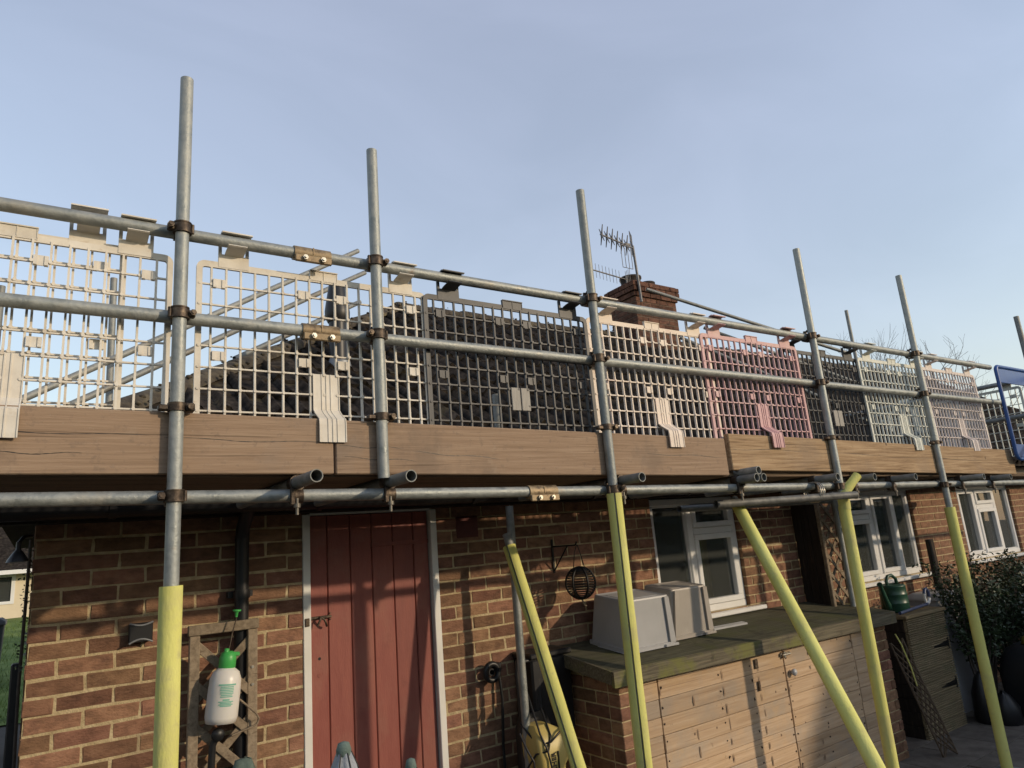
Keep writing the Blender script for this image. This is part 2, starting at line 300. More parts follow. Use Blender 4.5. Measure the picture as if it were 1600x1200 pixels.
for i in range(5000):
    x = rnd(-1.8, .6); y = 11.7+rnd(0, 1)**1.3*9; z = gh(x, y)+.01; h = rnd(.04, .11); a = rnd(0, PI); dx = math.cos(a)*.006; dy = math.sin(a)*.006; lx_ = rnd(-.04, .04)
    gb.add([(x-dx, y-dy, z), (x+dx, y+dy, z), (x+lx_, y+rnd(-.04, .04), z+h)], [(0, 1, 2)])
go = gb.build('lawn_grass', M['grass']); go['kind'] = 'stuff'; tag(go, 'short green grass in front of the cream bungalow', 'grass')
pat = MB().box(2.2, 10.4, -.3, 3.80, GZ-.05, GZ+.004).build('patio', M['earth']); pat['kind'] = 'structure'
sm = MB().bbox(-.222, .222, -.222, .222, 0, .03, .002).mesh('paving_slab')
for i in range(18):
    for j in range(9):
        x = 2.45+.45*i+.22*(j % 2); y = -.05+.45*j
        if x > 10.2: continue
        Mx = Matrix.Translation((x, y, GZ+.002+rnd(-.002, .004))) @ Matrix.Rotation(rnd(-.012, .012), 4, 'Z') @ Matrix.Rotation(rnd(-.006, .006), 4, 'X')
        link('paving_slab', sm, M['slab'], pat, Mx)

# ================================================================== the house
H = thing('brick_bungalow', 'red brick bungalow with dark tiled roof behind the scaffold', 'house', (5, DW, GZ))
XR = 15.6                                              # right end of the house
OPEN = [(1.188, 2.016, -.25, 1.905), (3.85, 4.86, 1.01, 1.90), (6.33, 7.76, 1.02, 1.90), (8.82, 10.27, 1.05, 1.90), (12.2, 13.4, 1.05, 1.90)]
# mortar core, set 5 mm behind the brick faces, cut round the openings
wb = MB(); x = -.015
for (a, b_, z0, z1) in OPEN:
    wb.box(x, a, DW+.0035, DW+.26, GZ, 1.913)
    if z0 > GZ: wb.box(a, b_, DW+.0035, DW+.26, GZ, z0)
    x = b_
wb.box(x, XR, DW+.0035, DW+.26, GZ, 1.913)
wb.box(-.015, .25, DW+.26, 10.4, GZ, 1.913); wb.box(XR-.26, XR, DW+.26, 10.4, GZ, 1.913); wb.box(-.015, XR, 10.4, 10.65, GZ, 1.913)
wall = wb.build('wall', M['mortar'], H)
# rooms behind the windows
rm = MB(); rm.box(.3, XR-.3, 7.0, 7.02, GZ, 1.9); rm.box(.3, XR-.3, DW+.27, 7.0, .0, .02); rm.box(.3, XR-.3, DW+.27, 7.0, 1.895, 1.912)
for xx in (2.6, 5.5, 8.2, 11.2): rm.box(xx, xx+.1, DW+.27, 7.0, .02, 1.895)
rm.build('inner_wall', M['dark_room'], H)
def proj(p):
    q = V(p)-V((0, 0, EYE)); d = q.dot(fw)
    return None if d < .1 else (800+FPX*q.dot(rt)/d, 600-FPX*q.dot(up)/d, d)
bricks = []
for row in range(-1, 29):
    zt = 1.913-.075*row; zc = zt-.0375
    ph = .095 if row % 2 == 0 else .2075
    k = -2
    while True:
        a = ph+.225*(k-1)+.0055; b_ = ph+.225*k-.0055; k += 1
        if a > XR: break
        a = max(a, -.02); b_ = min(b_, XR)
        segs = [(a, b_)]
        for (o0, o1, z0, z1) in OPEN:
            if zc < z0-.02 or zc > z1+.03: continue
            ns = []
            for (p, q) in segs:
                if q <= o0 or p >= o1: ns.append((p, q))
                else:
                    if p < o0: ns.append((p, o0+.0015))
                    if q > o1: ns.append((o1-.0015, q))
            segs = ns
        for (p, q) in segs:
            if q-p > .025 and zc > GZ and zc < 1.905: bricks.append((p, q, zc))
def vis(b_):
    p, q, z = b_; c = proj(((p+q)/2, DW, z))
    if c is None or not (-10 < c[0] < 1610 and -10 < c[1] < 1210): return 0
    if 2.85 < (p+q)/2 < 6.1 and z < .95: return 0
    if z > 1.87: return 0
    c0 = proj((p, DW, z)); c1 = proj((q, DW, z)); h0 = proj((p, DW, z+.033)); return abs(c1[0]-c0[0])*abs(c0[1]-h0[1])
bricks.sort(key=lambda b_: -vis(b_))
bcache = {}
def brick_mesh(wd, k):
    key = (round(wd, 2), k)
    if key not in bcache:
        me = MB().bbox(-wd/2, wd/2, 0, .06, -.0322, .0322, .003).mesh('brick')
        for v_ in me.vertices: v_.co += V((rnd(-.003, .003), rnd(-.0015, .002), rnd(-.0028, .0028)))    # worn, uneven arrises
        bcache[key] = me
    return bcache[key]
rest = MB()
for i, (p, q, z) in enumerate(bricks):
    if i < 296:
        Mx = Matrix.Translation(((p+q)/2, DW+rnd(-.002, .002), z+rnd(-.0018, .0018))) @ Matrix.Rotation(rnd(-.006, .006), 4, 'Y')
        link('brick', brick_mesh(q-p, i % 6), M['brick'], wall, Mx)
    else: rest.bbox(p, q, DW+rnd(-.0015, .0015), DW+.06, z-.0328, z+.0328, .0025)
ro = rest.build('brick_courses', M['brick'], wall); ro['kind'] = 'stuff'
# left return of the wall: brick courses too (seen only from the side)
lr = MB()
for row in range(0, 28):
    z = 1.913-.075*row-.0375; k = 0; y = DW+.07+(.11 if row % 2 else 0)
    while y < 10.4:
        lr.bbox(-.022, .03, y, min(y+.215, 10.4), z-.0328, z+.0328, .0025); y += .225
lo_ = lr.build('side_brick_courses', M['brick'], wall); lo_['kind'] = 'stuff'

# ---- roof
EY, EZ, SL = 3.55, 2.12, .655; X0 = -.25; RY = 7.15; RZ = EZ+(RY-EY)*SL; XE = 15.9
ang = math.atan(SL)
rs = MB()
hx = X0+(RY-EY)
rs.add([(X0, EY, EZ), (XE, EY, EZ), (XE, RY, RZ), (hx, RY, RZ), (X0, 2*RY-EY, EZ), (XE, 2*RY-EY, EZ)], [(0, 1, 2, 3), (0, 3, 4), (4, 3, 2, 5), (1, 5, 2)])
rs.add([(X0, EY, EZ-.03), (XE, EY, EZ-.03), (XE, 2*RY-EY, EZ-.03), (X0, 2*RY-EY, EZ-.03)], [(0, 3, 2, 1)])
rs.add([(X0, EY, EZ-.03), (XE, EY, EZ-.03), (XE, EY, EZ), (X0, EY, EZ), (X0, 2*RY-EY, EZ-.03), (X0, 2*RY-EY, EZ)], [(0, 1, 2, 3), (4, 0, 3, 5)])
roof = rs.build('roof', M['tile'], H)
def tile_mesh(wd=.30, ln=.40, name='roof_tile'):
    t = MB(); prof = []
    for k in range(13):
        u = k/12; x = (u-.5)*(wd+.012); ph = (u*2) % 1.0; z = .046*max(0, math.sin(PI*min(1, ph/.45)))**1.2 if ph < .45 else 0
        prof.append((x, z))
    nn = len(prof)
    a = [(x, -.02, z+.040) for x, z in prof]; b_ = [(x, ln, z+.004) for x, z in prof]; c = [(x, -.02, z+.008) for x, z in prof]
    t.add(a+b_, [(i, i+1, nn+i+1, nn+i) for i in range(nn-1)], True)
    t.add(c+a, [(i, i+1, nn+i+1, nn+i) for i in range(nn-1)])
    t.add([a[0], b_[0], (b_[0][0], ln, 0), c[0]], [(0, 1, 2, 3)]); t.add([a[-1], b_[-1], (b_[-1][0], ln, 0), c[-1]], [(3, 2, 1, 0)])
    return t
tms = []
for q in range(4):
    me = tile_mesh().mesh('roof_tile')
    for v_ in me.vertices: v_.co.z += rnd(-.002, .003); v_.co.y += rnd(-.006, .006) if v_.co.y < .1 else 0
    tms.append(me)
GA = .325; RS = (RY-EY)/math.cos(ang)
tiles = []
for j in range(14):
    s_ = j*GA
    if s_ > RS-.1: break
    y = EY+s_*math.cos(ang); z = EZ+s_*math.sin(ang)
    left = X0+(y-EY)
    i = 0
    while True:
        x = X0+.15+.30*i; i += 1
        if x > XE: break
        if x < left+.30: continue
        tiles.append((x, y, z))
def tvis(t):
    c = proj(t)
    return 1e9 if c is None or not (0 < c[0] < 1600) else c[2]
tiles.sort(key=tvis)
rot = Matrix.Rotation(ang, 4, 'X'); trest = MB()
for i, (x, y, z) in enumerate(tiles):
    Mx = Matrix.Translation((x+rnd(-.004, .004), y, z+.004+rnd(0, .006))) @ rot @ Matrix.Rotation(rnd(-.012, .012), 4, 'Z') @ Matrix.Rotation(rnd(-.01, .01), 4, 'Y')
    if i < 298: link('roof_tile', tms[i % 4], M['tile'], roof, Mx)
    else:
        me = tms[i % 4]; trest.add([Mx @ v_.co for v_ in me.vertices], [list(p.vertices) for p in me.polygons], True)
# cut tiles along the hip
for j in range(14):
    s_ = j*GA
    if s_ > RS-.1: break
    y = EY+s_*math.cos(ang); z = EZ+s_*math.sin(ang); left = X0+(y-EY)
    trest.add([(left, y, z+.03), (left+.45, y, z+.035), (left+.45, y+GA*math.cos(ang), z+GA*math.sin(ang)+.01), (left+GA*math.cos(ang), y+GA*math.cos(ang), z+GA*math.sin(ang)+.01), (left, y, z), (left+.45, y, z)], [(0, 1, 2, 3), (4, 5, 1, 0)])
# side and rear slopes, course by course
for j in range(13):
    s_ = j*GA*math.cos(ang); s2 = s_+GA*math.cos(ang)
    trest.add([(X0+s_, EY+s_, EZ+s_*SL+.035), (X0+s_, 2*RY-EY-s_, EZ+s_*SL+.035), (X0+s2, 2*RY-EY-s2, EZ+s2*SL+.008), (X0+s2, EY+s2, EZ+s2*SL+.008), (X0+s_, EY+s_, EZ+s_*SL), (X0+s_, 2*RY-EY-s_, EZ+s_*SL)], [(0, 3, 2, 1), (0, 1, 5, 4)])
    if s2 > RY-EY-.05: break
to = trest.build('tile_courses', M['tile'], roof); to['kind'] = 'stuff'
def cap(p0, p1, r=.115, name='ridge_tile'):
    m_ = MB(); p0 = V(p0); p1 = V(p1); d = (p1-p0).normalized(); sd = d.cross(V((0, 0, 1))).normalized(); u_ = sd.cross(d); n_ = 9
    rings = []
    for q, rr in ((p0, r), (p0+d*.03, r*1.06), (p1, r*.94)):
        rings.append([q+(sd*math.cos(PI*k/(n_-1))+u_*math.sin(PI*k/(n_-1))*.85)*rr*(1+rnd(-.03, .03)) for k in range(n_)])
    vs_ = sum(rings, [])
    m_.add(vs_, [(i*n_+k, i*n_+k+1, (i+1)*n_+k+1, (i+1)*n_+k) for i in range(2) for k in range(n_-1)], True)
    m_.add(rings[0], [list(range(n_))]); m_.add(rings[2], [list(range(n_))])
    m_.build(name, M['hip'], roof)
h0 = V((X0, EY, EZ+.0)); h1 = V((hx, RY, RZ+.0)); L_ = (h1-h0).length; nn = 14
for i in range(nn):
    a = h0+(h1-h0)*i/nn; b_ = h0+(h1-h0)*(i+1.05)/nn; j = V((rnd(-.01, .01), 0, rnd(-.008, .012))); cap(a+j, b_+j, .088, 'hip_tile')
x = hx
while x < XE:
    j = rnd(-.01, .012); cap((x, RY, RZ-.005+j), (x+.46, RY, RZ-.005+j), .12); x += .45
# moss clumps along the hip and ridge
mo = MB()
for i in range(160):
    if i < 100:
        t = rnd(0, 1); q = h0+(h1-h0)*t+V((rnd(.0, .16), rnd(-.1, .0), rnd(.05, .10)))
    else: q = V((hx+rnd(0, 9), RY-rnd(.02, .1), RZ+rnd(.05, .10)))
    s_ = rnd(.008, .022)
    mo.lathe([(0, -s_*.5), (s_, 0), (s_*.7, s_*.6), (0, s_*.8)], q, 6)
mo_ = mo.build('moss', M['hip'], roof); mo_['kind'] = 'stuff'
# eaves: fascia, soffit, gutter, downpipe
MB().box(-.2, XR+.2, 3.70, 3.72, 1.915, 2.115).build('fascia', M['black'], H)
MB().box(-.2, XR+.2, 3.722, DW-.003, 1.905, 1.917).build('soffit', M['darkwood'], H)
gt = MB(); sec = []
for k in range(13): a = PI+PI*k/12; sec.append((3.635+.06*math.cos(a), 1.985+.075*math.sin(a)))
for k in range(12, -1, -1): a = PI+PI*k/12; sec.append((3.635+.055*math.cos(a), 1.985+.070*math.sin(a)))
gt.sweep(sec, -.3, XR+.2, True)
gut = gt.build('gutter', M['black'], H)
for i in range(16):
    b_ = MB(); xx = .25+.95*i
    for k in range(12):
        a = PI+PI*k/12; c = PI+PI*(k+1)/12
        b_.box(0, 1, 0, 1, 0, 1, Matrix(((.03, 0, 0, xx), (0, .066*(math.cos(c)-math.cos(a)), .004*math.cos(a), 3.635+.062*math.cos(a)), (0, .08*(math.sin(c)-math.sin(a)), .004*math.sin(a), 1.985+.077*math.sin(a)), (0, 0, 0, 1))))
    b_.build('gutter_bracket', M['black'], gut)
dp = MB().tube((.86, 3.775, GZ), (.86, 3.775, 1.80), .034, 20).path([(.86, 3.775, 1.79), (.86, 3.76, 1.84), (.86, 3.68, 1.90), (.86, 3.64, 1.94)], .034, 16)
dpo = dp.build('downpipe', M['black'], H)
for z in (1.515, .7): MB().tube((.86, 3.775, z-.02), (.86, 3.775, z+.02), .040, 20).box(.80, .92, 3.80, 3.84, z-.015, z+.015).tube((.905, 3.80, z), (.905, 3.765, z), .007, 8).build('pipe_clip', M['black'], dpo)
# ---- plank door
FR = MB()
FR.bbox(1.19, 1.232, DW-.006, DW+.10, GZ, 1.90, .003); FR.bbox(1.972, 2.014, DW-.006, DW+.10, GZ, 1.90, .003); FR.box(1.232, 1.972, DW-.006, DW+.1, 1.895, 1.905)
FR.build('door_frame', M['white'], H)
dr = MB().box(1.236, 1.968, DW+.052, DW+.07, GZ, 1.893).build('door', M['reddoor'], H)
edges = [1.236, 1.337, 1.471, 1.602, 1.734, 1.867, 1.968]
for a, b_ in zip(edges[:-1], edges[1:]):
    MB().bbox(a+.0015, b_-.0015, DW+.028+rnd(-.0012, .0012), DW+.051, GZ, 1.892, .0045).build('plank', M['reddoor'], dr)
lt = MB(); lt.bbox(1.215, 1.352, DW+.012, DW+.029, 1.339, 1.354, .003); lt.tube((1.285, DW+.02, 1.347), (1.285, DW-.012, 1.347), .006, 8)
lt.path([(1.285, DW-.01, 1.347), (1.30, DW-.02, 1.335), (1.312, DW-.012, 1.312), (1.318, DW, 1.30)], .006, 8); lt.path([(1.285, DW-.008, 1.347), (1.275, DW-.015, 1.33), (1.265, DW-.006, 1.305)], .006, 8)
for dz in (-.016, 0, .016): lt.tube((1.345, DW+.03, 1.347+dz), (1.345, DW+.016, 1.347+dz), .004, 8)
lt.build('thumb_latch', M['rust'], dr)
MB().bbox(1.198, 1.222, DW-.012, DW-.004, 1.31, 1.352, .002).tube((1.21, DW-.01, 1.345), (1.236, DW+.006, 1.346), .004, 8).build('latch_keep', M['rust'], dr)
MB().tube((1.285, DW+.03, 1.135), (1.285, DW+.0262, 1.135), .008, 12).build('keyhole', M['black'], dr)
MB().tube((1.285, DW+.03, 1.05), (1.285, DW+.0255, 1.05), .011, 14).build('painted_lock_cover', M['reddoor'], dr)
# crosspiece ghosting through the paint near the door head
MB().bbox(1.60, 1.966, DW+.0245, DW+.0275, 1.70, 1.722, .001).build('cover_strip', M['reddoor'], dr)
# ---- windows
def window(x0, x1, z0, z1, bays, sill, label=None):
    """bays: list of (xa, xb, 'fixed' | 'top') lights"""
    yf = DW+.03; x0 += .004; x1 -= .004
    fr = MB(); t = .055
    fr.bbox(x0, x1, yf, yf+.07, z0, z0+t, .006); fr.bbox(x0, x1, yf, yf+.07, z1-t, z1, .006)
    fr.bbox(x0, x0+t, yf+.0015, yf+.0685, z0+t, z1-t, .006); fr.bbox(x1-t, x1, yf+.0015, yf+.0685, z0+t, z1-t, .006)
    for i, (xa, xb, kind) in enumerate(bays[:-1]): fr.bbox(xb-.033, xb+.033, yf+.001, yf+.069, z0+t, z1-t, .006)
    win = fr.build('window', M['upvc'], H)
    for i, (xa, xb, kind) in enumerate(bays):
        a = x0+t if i == 0 else xa+.033; b_ = x1-t if i == len(bays)-1 else xb-.033
        lights = [(z0+t, z1-t, False)]
        if kind == 'top':
            zt = z1-(z1-z0)*.30
            MB().bbox(a, b_, yf+.002, yf+.068, zt-.028, zt+.028, .006).build('transom_bar', M['upvc'], win)
            lights = [(z0+t, zt-.028, False), (zt+.028, z1-t, True)]
        for (za, zb, op) in lights:
            s_ = .042 if (op or kind == 'top' or kind == 'sash') else .012
            sh = MB(); yo = yf-.012 if s_ > .02 else yf+.012
            sh.bbox(a-.006 if s_ > .02 else a, b_+.006 if s_ > .02 else b_, yo, yf+.055, za, za+s_, .005); sh.bbox(a-.006 if s_ > .02 else a, b_+.006 if s_ > .02 else b_, yo, yf+.055, zb-s_, zb, .005)
            sh.bbox(a-.006 if s_ > .02 else a, a+s_, yo+.001, yf+.054, za+s_, zb-s_, .005); sh.bbox(b_-s_, b_+.006 if s_ > .02 else b_, yo+.001, yf+.054, za+s_, zb-s_, .005)
            sh.build('sash', M['upvc'], win)
            MB().box(a+s_-.004, b_-s_+.004, yf+.030, yf+.036, za+s_-.004, zb-s_+.004).build('pane', M['glass'], win)
    s_ = MB(); a, b_ = sill
    s_.bbox(a, b_, DW-.055, yf+.001, z0-.038, z0-.006, .006); s_.build('sill', M['upvc'], win)
    return win
window(3.85, 4.86, 1.01, 1.90, [(3.85, 4.30, 'fixed'), (4.30, 4.86, 'top')], (3.80, 5.0))
window(6.33, 7.76, 1.02, 1.90, [(6.33, 6.50, 'fixed'), (6.50, 6.97, 'top'), (6.97, 7.42, 'sash'), (7.42, 7.76, 'fixed')], (6.26, 7.90))
window(8.82, 10.27, 1.05, 1.90, [(8.82, 9.30, 'sash'), (9.30, 9.83, 'top'), (9.83, 10.27, 'fixed')], (8.76, 10.40))
window(12.2, 13.4, 1.05, 1.90, [(12.2, 12.8, 'sash'), (12.8, 13.4, 'top')], (12.1, 13.5))
# curtains inside the far window, blind in the near one
for (xa, xb) in ((8.88, 9.22), (9.4, 9.75), (9.95, 10.25)):
    cu = MB(); nn = 24; a = [(xa+(xb-xa)*k/nn, DW+.30+.02*math.sin(k*1.9), 1.42) for k in range(nn+1)]; b_ = [(p[0], p[1], 1.89) for p in a]
    cu.add(a+b_, [(k, k+1, nn+2+k, nn+1+k) for k in range(nn)], True); cu.build('curtain', M['curtain'], H)
# air brick and soil-vent flue on the roof
ab = MB(); ab.bbox(2.155, 2.31, DW-.006, DW+.01, 1.715, 1.845, .003)
for k in range(7): ab.box(2.165, 2.30, DW-.012, DW-.0062, 1.727+.017*k, 1.734+.017*k)
ab.build('air_brick', mat('red_clay_vent', [(.10, .035, .03), (.15, .05, .04)], 12, .8), H)
fl = MB(); fl.tube((1.845, 5.0, 2.95), (1.845, 5.0, 3.53), .068, 24); flo = fl.build('flue_pipe', M['black'], H)
MB().lathe([(.075, 3.46), (.096, 3.50), (.098, 3.55), (.088, 3.62), (.068, 3.74), (.060, 3.79), (.052, 3.79), (.05, 3.70)], (1.845, 5.0, 0), 24).build('flue_cowl', M['black'], flo)
MB().lathe([(.20, 2.98), (.10, 3.08), (.075, 3.16)], (0, 0, 0), 20, Matrix.Translation((1.845, 5.0, 0)) @ Matrix.Translation((0, 0, 3.05)) @ Matrix.Rotation(ang*.6, 4, 'X') @ Matrix.Translation((0, 0, -3.05))).build('flashing_collar', M['lead'], flo)
# ---- chimney: coursed bricks round a mortar core
chx0, chx1, chy0, chy1 = 6.94, 7.80, 6.70, 7.24
ch = MB().box(chx0+.006, chx1-.006, chy0+.006, chy1-.006, 3.7, 5.03).build('chimney', mat('sooty_mortar', [(.09, .072, .055), (.15, .12, .09)], 20, .95, 0, .6), H)
chb = []
def chcourse(z, x0, x1, y0, y1, odd):
    for side in range(4):
        L = (x1-x0) if side % 2 == 0 else (y1-y0-.184); s_ = .11 if odd ^ (side % 2) else 0.0; p = 0; k = 0
        while p < L-.001:
            q = min(L, p+(.1075 if (k == 0 and s_) else .22))
            if side == 0: chb.append((x0+p, x0+q-.008, y0, y0+.09, z))
            elif side == 2: chb.append((x0+p, x0+q-.008, y1-.09, y1, z))
            elif side == 1: chb.append((x1-.09, x1, y0+.092+p, y0+.092+q-.008, z))
            else: chb.append((x0, x0+.09, y0+.092+p, y0+.092+q-.008, z))
            p = q; k += 1
for r_ in range(17): chcourse(3.735+.075*r_, chx0, chx1, chy0, chy1, r_ % 2 == 1)
for r_, o_ in ((17, .025), (18, .05), (19, .05)):
    chcourse(3.735+.075*r_, chx0-o_, chx1+o_, chy0-o_, chy1+o_, r_ % 2 == 1)
nb = 0; cr_ = MB()
for (a, b_, c, d, z) in chb:
    if b_-a < .02 or d-c < .02: continue
    j = rnd(-.003, .003)
    if (c < chy0+.02 or a < chx0+.02) and z > 4.3:
        MB().bbox(a, b_, c+j, d, z+.004, z+.070, .004).build('chimney_brick', M['chimbrick'], ch)
    else: cr_.bbox(a, b_, c+j, d, z+.004, z+.070, .004)
cr_.build('chimney_courses', M['chimbrick'], ch)['kind'] = 'stuff'
MB().bbox(chx0-.02, chx1+.02, chy0-.02, chy1+.02, 5.23, 5.255, .01).build('flaunching', M['chimbrick'], ch)
for (x, r_, h_) in ((7.17, .15, .17), (7.50, .12, .13)):
    MB().lathe([(r_, 5.25), (r_, 5.25+h_*.8), (r_*1.12, 5.25+h_*.85), (r_*1.12, 5.25+h_), (r_*.85, 5.25+h_), (r_*.85, 5.26)], (x, 6.97, 0), 20).build('chimney_pot', M['terracotta'], ch)

# ================================================================== TV aerials on the chimney
ae = thing('tv_aerial', 'large TV aerial with crossed elements on the brick chimney', 'aerial', (6.96, 6.62, 5.1), None)
MB().tube((6.99, 6.63, 4.9), (6.945, 6.62, 5.76), .019, 10).build('mast', M['alu'], ae)
b0, b1 = V((6.27, 6.56, 5.785)), V((6.955, 6.62, 5.725)); bd = (b1-b0)
bo = MB().tube(b0, b1, .012, 8); bo.tube(b1-bd*.28, b1-bd*.12+V((0, 0, .03)), .022, 8); boom = bo.build('boom', M['alu'], ae)
for k in range(6):
    q = b0+bd*(.04+.15*k); e_ = MB()
    for (sx, sz) in ((1, 1), (1, -1), (-1, 1), (-1, -1)): e_.path([q, q+V((.008*sx, .018*sx, .035*sz)), q+V((.03*sx, .07*sx, .125*sz))], .0045, 5, [.020, .011, .006])
    e_.build('director', M['alu'], boom)
for sgn in (1, -1):
    e_ = MB(); o0 = V((6.955, 6.62, 5.725)); dirv = V((.12, .16, .20)) if sgn > 0 else V((-.44, -.18, -.10)) 
    e_.tube(o0, o0+dirv, .011, 6)
    for k in range(4):
        q = o0+dirv*(.25+.25*k); e_.tube(q, q+V((0, 0, -.34 if sgn < 0 else .0)), .005, 5)
        if sgn > 0: e_.tube(q+V((0, 0, -.22)), q+V((0, 0, .17)), .005, 5)
    if sgn < 0: e_.tube(o0+dirv*.25+V((0, 0, -.34)), o0+dirv+V((0, 0, -.34)), .005, 5)
    else: e_.tube(o0+dirv*.25+V((0, 0, .17)), o0+dirv+V((0, 0, .17)), .005, 5)
    e_.build('reflector', M['alu'], ae)
ae2 = thing('tv_aerial', 'slim comb-like TV aerial left of the chimney pots', 'aerial', (7.0, 6.9, 5.3))
MB().tube((6.34, 6.9, 5.40), (7.06, 6.9, 5.345), .010, 8).tube((7.02, 6.9, 5.2), (7.02, 6.9, 5.40), .014, 8).build('boom', M['alu'], ae2)
for k in range(9): q = V((6.36+.065*k, 6.9, 5.40-.005*k)); MB().tube(q+V((0, 0, -.11)), q+V((0, 0, .11)), .0035, 5).build('director', M['alu'], ae2)
e_ = MB()
for k in range(4): q = V((6.96+.03*k, 6.85, 5.33+.02*k)); e_.tube(q+V((0, 0, -.10)), q+V((0, 0, .12)), .004, 5)
e_.build('reflector', M['alu'], ae2)

# ================================================================== scaffold
PY, RYs = 2.640, 2.689                                  # uprights, and the rails/ledger clamped behind them
TR, TI = .02415, .0205
def scaf(name, label, cat, p0, p1, mt='galv', group='galvanised scaffold tubes', seg=24):
    t = thing(name, label, cat, p0, group); MB().tube(p0, p1, TR, seg, inner=TI).build('tube', M[mt], t); return t
def lerp(a, b_, t): return a+(b_-a)*t
def coupler(parent, x, z, side=1, y=PY, yr=RYs, swivel=False, mt='rust', up_=0):
    """band round the upright, saddle round the rail behind it, hinged flap and eye bolt"""
    c = MB(); c.tube((x, y, z-.017), (x, y, z+.017), TR+.0065, 24, inner=TR+.0005)
    c.tube((x, y, z-.021), (x, y, z-.016), TR+.009, 24, inner=TR+.001); c.tube((x, y, z+.016), (x, y, z+.021), TR+.009, 24, inner=TR+.001)
    c.tube((x-.022, yr, z), (x+.022, yr, z), TR+.007, 20, inner=TR+.0006)
    c.bbox(x-.022, x+.022, y+.022, yr-.018, z-.02, z+.02, .004)
    s_ = side
    c.bbox(min(x+s_*.026, x+s_*.052), max(x+s_*.026, x+s_*.052), y-.012, y+.012, z-.014, z+.014, .004)
    c.bbox(x-.016, x+.016, yr-.006, yr+.008, z+.026, z+.050, .004)
    co = c.build('coupler', M[mt], parent)
    b_ = MB(); b_.tube((x+s_*.042, y-.034, z), (x+s_*.042, y+.020, z), .0065, 8); b_.tube((x+s_*.042, y-.030, z), (x+s_*.042, y-.014, z), .012, 6)
    b_.build('bolt', M['rust'], co); MB().tube((x-s_*.034, y-.006, z-.018), (x-s_*.034, y-.006, z+.018), .007, 8).build('hinge_pin', M['rust'], co); b_ = MB(); b_.tube((x, yr+.002, z+.045), (x, yr-.03, z+.045), .006, 8); b_.tube((x, yr-.028, z+.045), (x, yr-.016, z+.045), .011, 6)
    b_.build('bolt', M['rust'], co); return co
def foam(parent, pts, slit, r=.0365, seg=28, gap=.10):
    """split foam sleeve: slit = direction the open seam faces"""
    m_ = MB(); p0, p1 = V(pts[0]), V(pts[-1]); x, y, d = m_.frame(p0, p1); s_ = V(slit); a = math.atan2(s_.dot(y), s_.dot(x))
    nseg = 16 if len(pts) == 2 else 1
    line = [lerp(p0, p1, k/nseg) for k in range(nseg+1)] if len(pts) == 2 else [V(q) for q in pts]
    rr = [r*(1+rnd(-.028, .022)) for _ in line]
    for k in range(len(line)-1):
        m_.tube(line[k], line[k+1], rr[k], seg, r1=rr[k+1], inner=TR+.0015, a0=a+gap, a1=a+2*PI-gap)
    return m_.build('foam_sleeve', M['foam'], parent)
zl = lambda x: 1.911-.0125*(x+.11)                      # ledger height along the run
zt0, zm0 = 2.912, 2.573
poles = [
 (.375, GZ, 3.56, 'tall grey scaffold upright standing left of the red door, yellow foam round its foot', 1.605, (.9, .1, 0), -1),
 (1.155, 1.955, 3.46, 'short scaffold upright ending at the platform above the red door', None, None, 1),
 (2.406, GZ, 3.556, 'scaffold upright wrapped in split yellow foam right of the red door', 1.86, (-.62, -.80, 0), 1),
 (4.445, GZ, 3.575, 'scaffold upright with a foam sleeve flaring over the ledger at its top', 1.80, (1, .5, 0), 1),
 (5.900, GZ, 3.60, 'scaffold upright beside the shrub, yellow foam sleeve from shoulder height down', 1.66, (.80, -.6, 0), 1)]
for i, (x, z0, z1, lab, ft, sl_, sd) in enumerate(poles):
    p = scaf('scaffold_upright', lab, 'scaffold tube', (x, PY, z0), (x, PY, z1), 'galv', 'scaffold uprights')
    for zz in (zt0, zm0): coupler(p, x, zz, sd if zz == zt0 else -sd if i in (0, 1) else sd)
    # toe-board clip just over the board top
    zz = 2.222-.0085*x; cb = MB(); cb.tube((x, PY, zz-.015), (x, PY, zz+.015), TR+.007, 24, inner=TR+.0006); cb.bbox(x-.060, x-.022, PY-.010, PY+.022, zz-.012, zz+.008, .004); cb.bbox(x+.024, x+.058, PY-.016, PY+.020, zz-.016, zz+.016, .005)
    co = cb.build('toe_board_clip', M['rust'], p); MB().tube((x+.042, PY-.034, zz), (x+.042, PY+.01, zz), .011, 8).build('bolt', M['rust'], co)
    if i != 1: coupler(p, x, zl(x), -1 if i == 0 else 1)
    if ft and i != 3: foam(p, [(x, PY, GZ+.01), (x, PY, ft)], sl_, .0365 if i == 0 else .0375, gap=.10 if i != 2 else .13)
    if i == 3:
        foam(p, [(x, PY, GZ+.01), (x, PY, 1.72)], sl_, .0375)
        fl_ = MB(); fl_.path([(x, PY-.004, 1.70), (x, PY-.006, 1.76), (x+.008, PY-.012, 1.80), (x+.04, PY-.03, 1.84), (x+.085, PY-.05, 1.885), (x+.12, PY-.065, 1.918)], .036, 14, [.0376, .038, .036, .031, .029, .029])
        fl_.build('foam_sleeve', M['foam'], p)
    MB().bbox(x-.075, x+.075, PY-.075, PY+.075, GZ+.034, GZ+.040, .001).build('base_plate', M['galv_dull'], p) if z0 == GZ else None
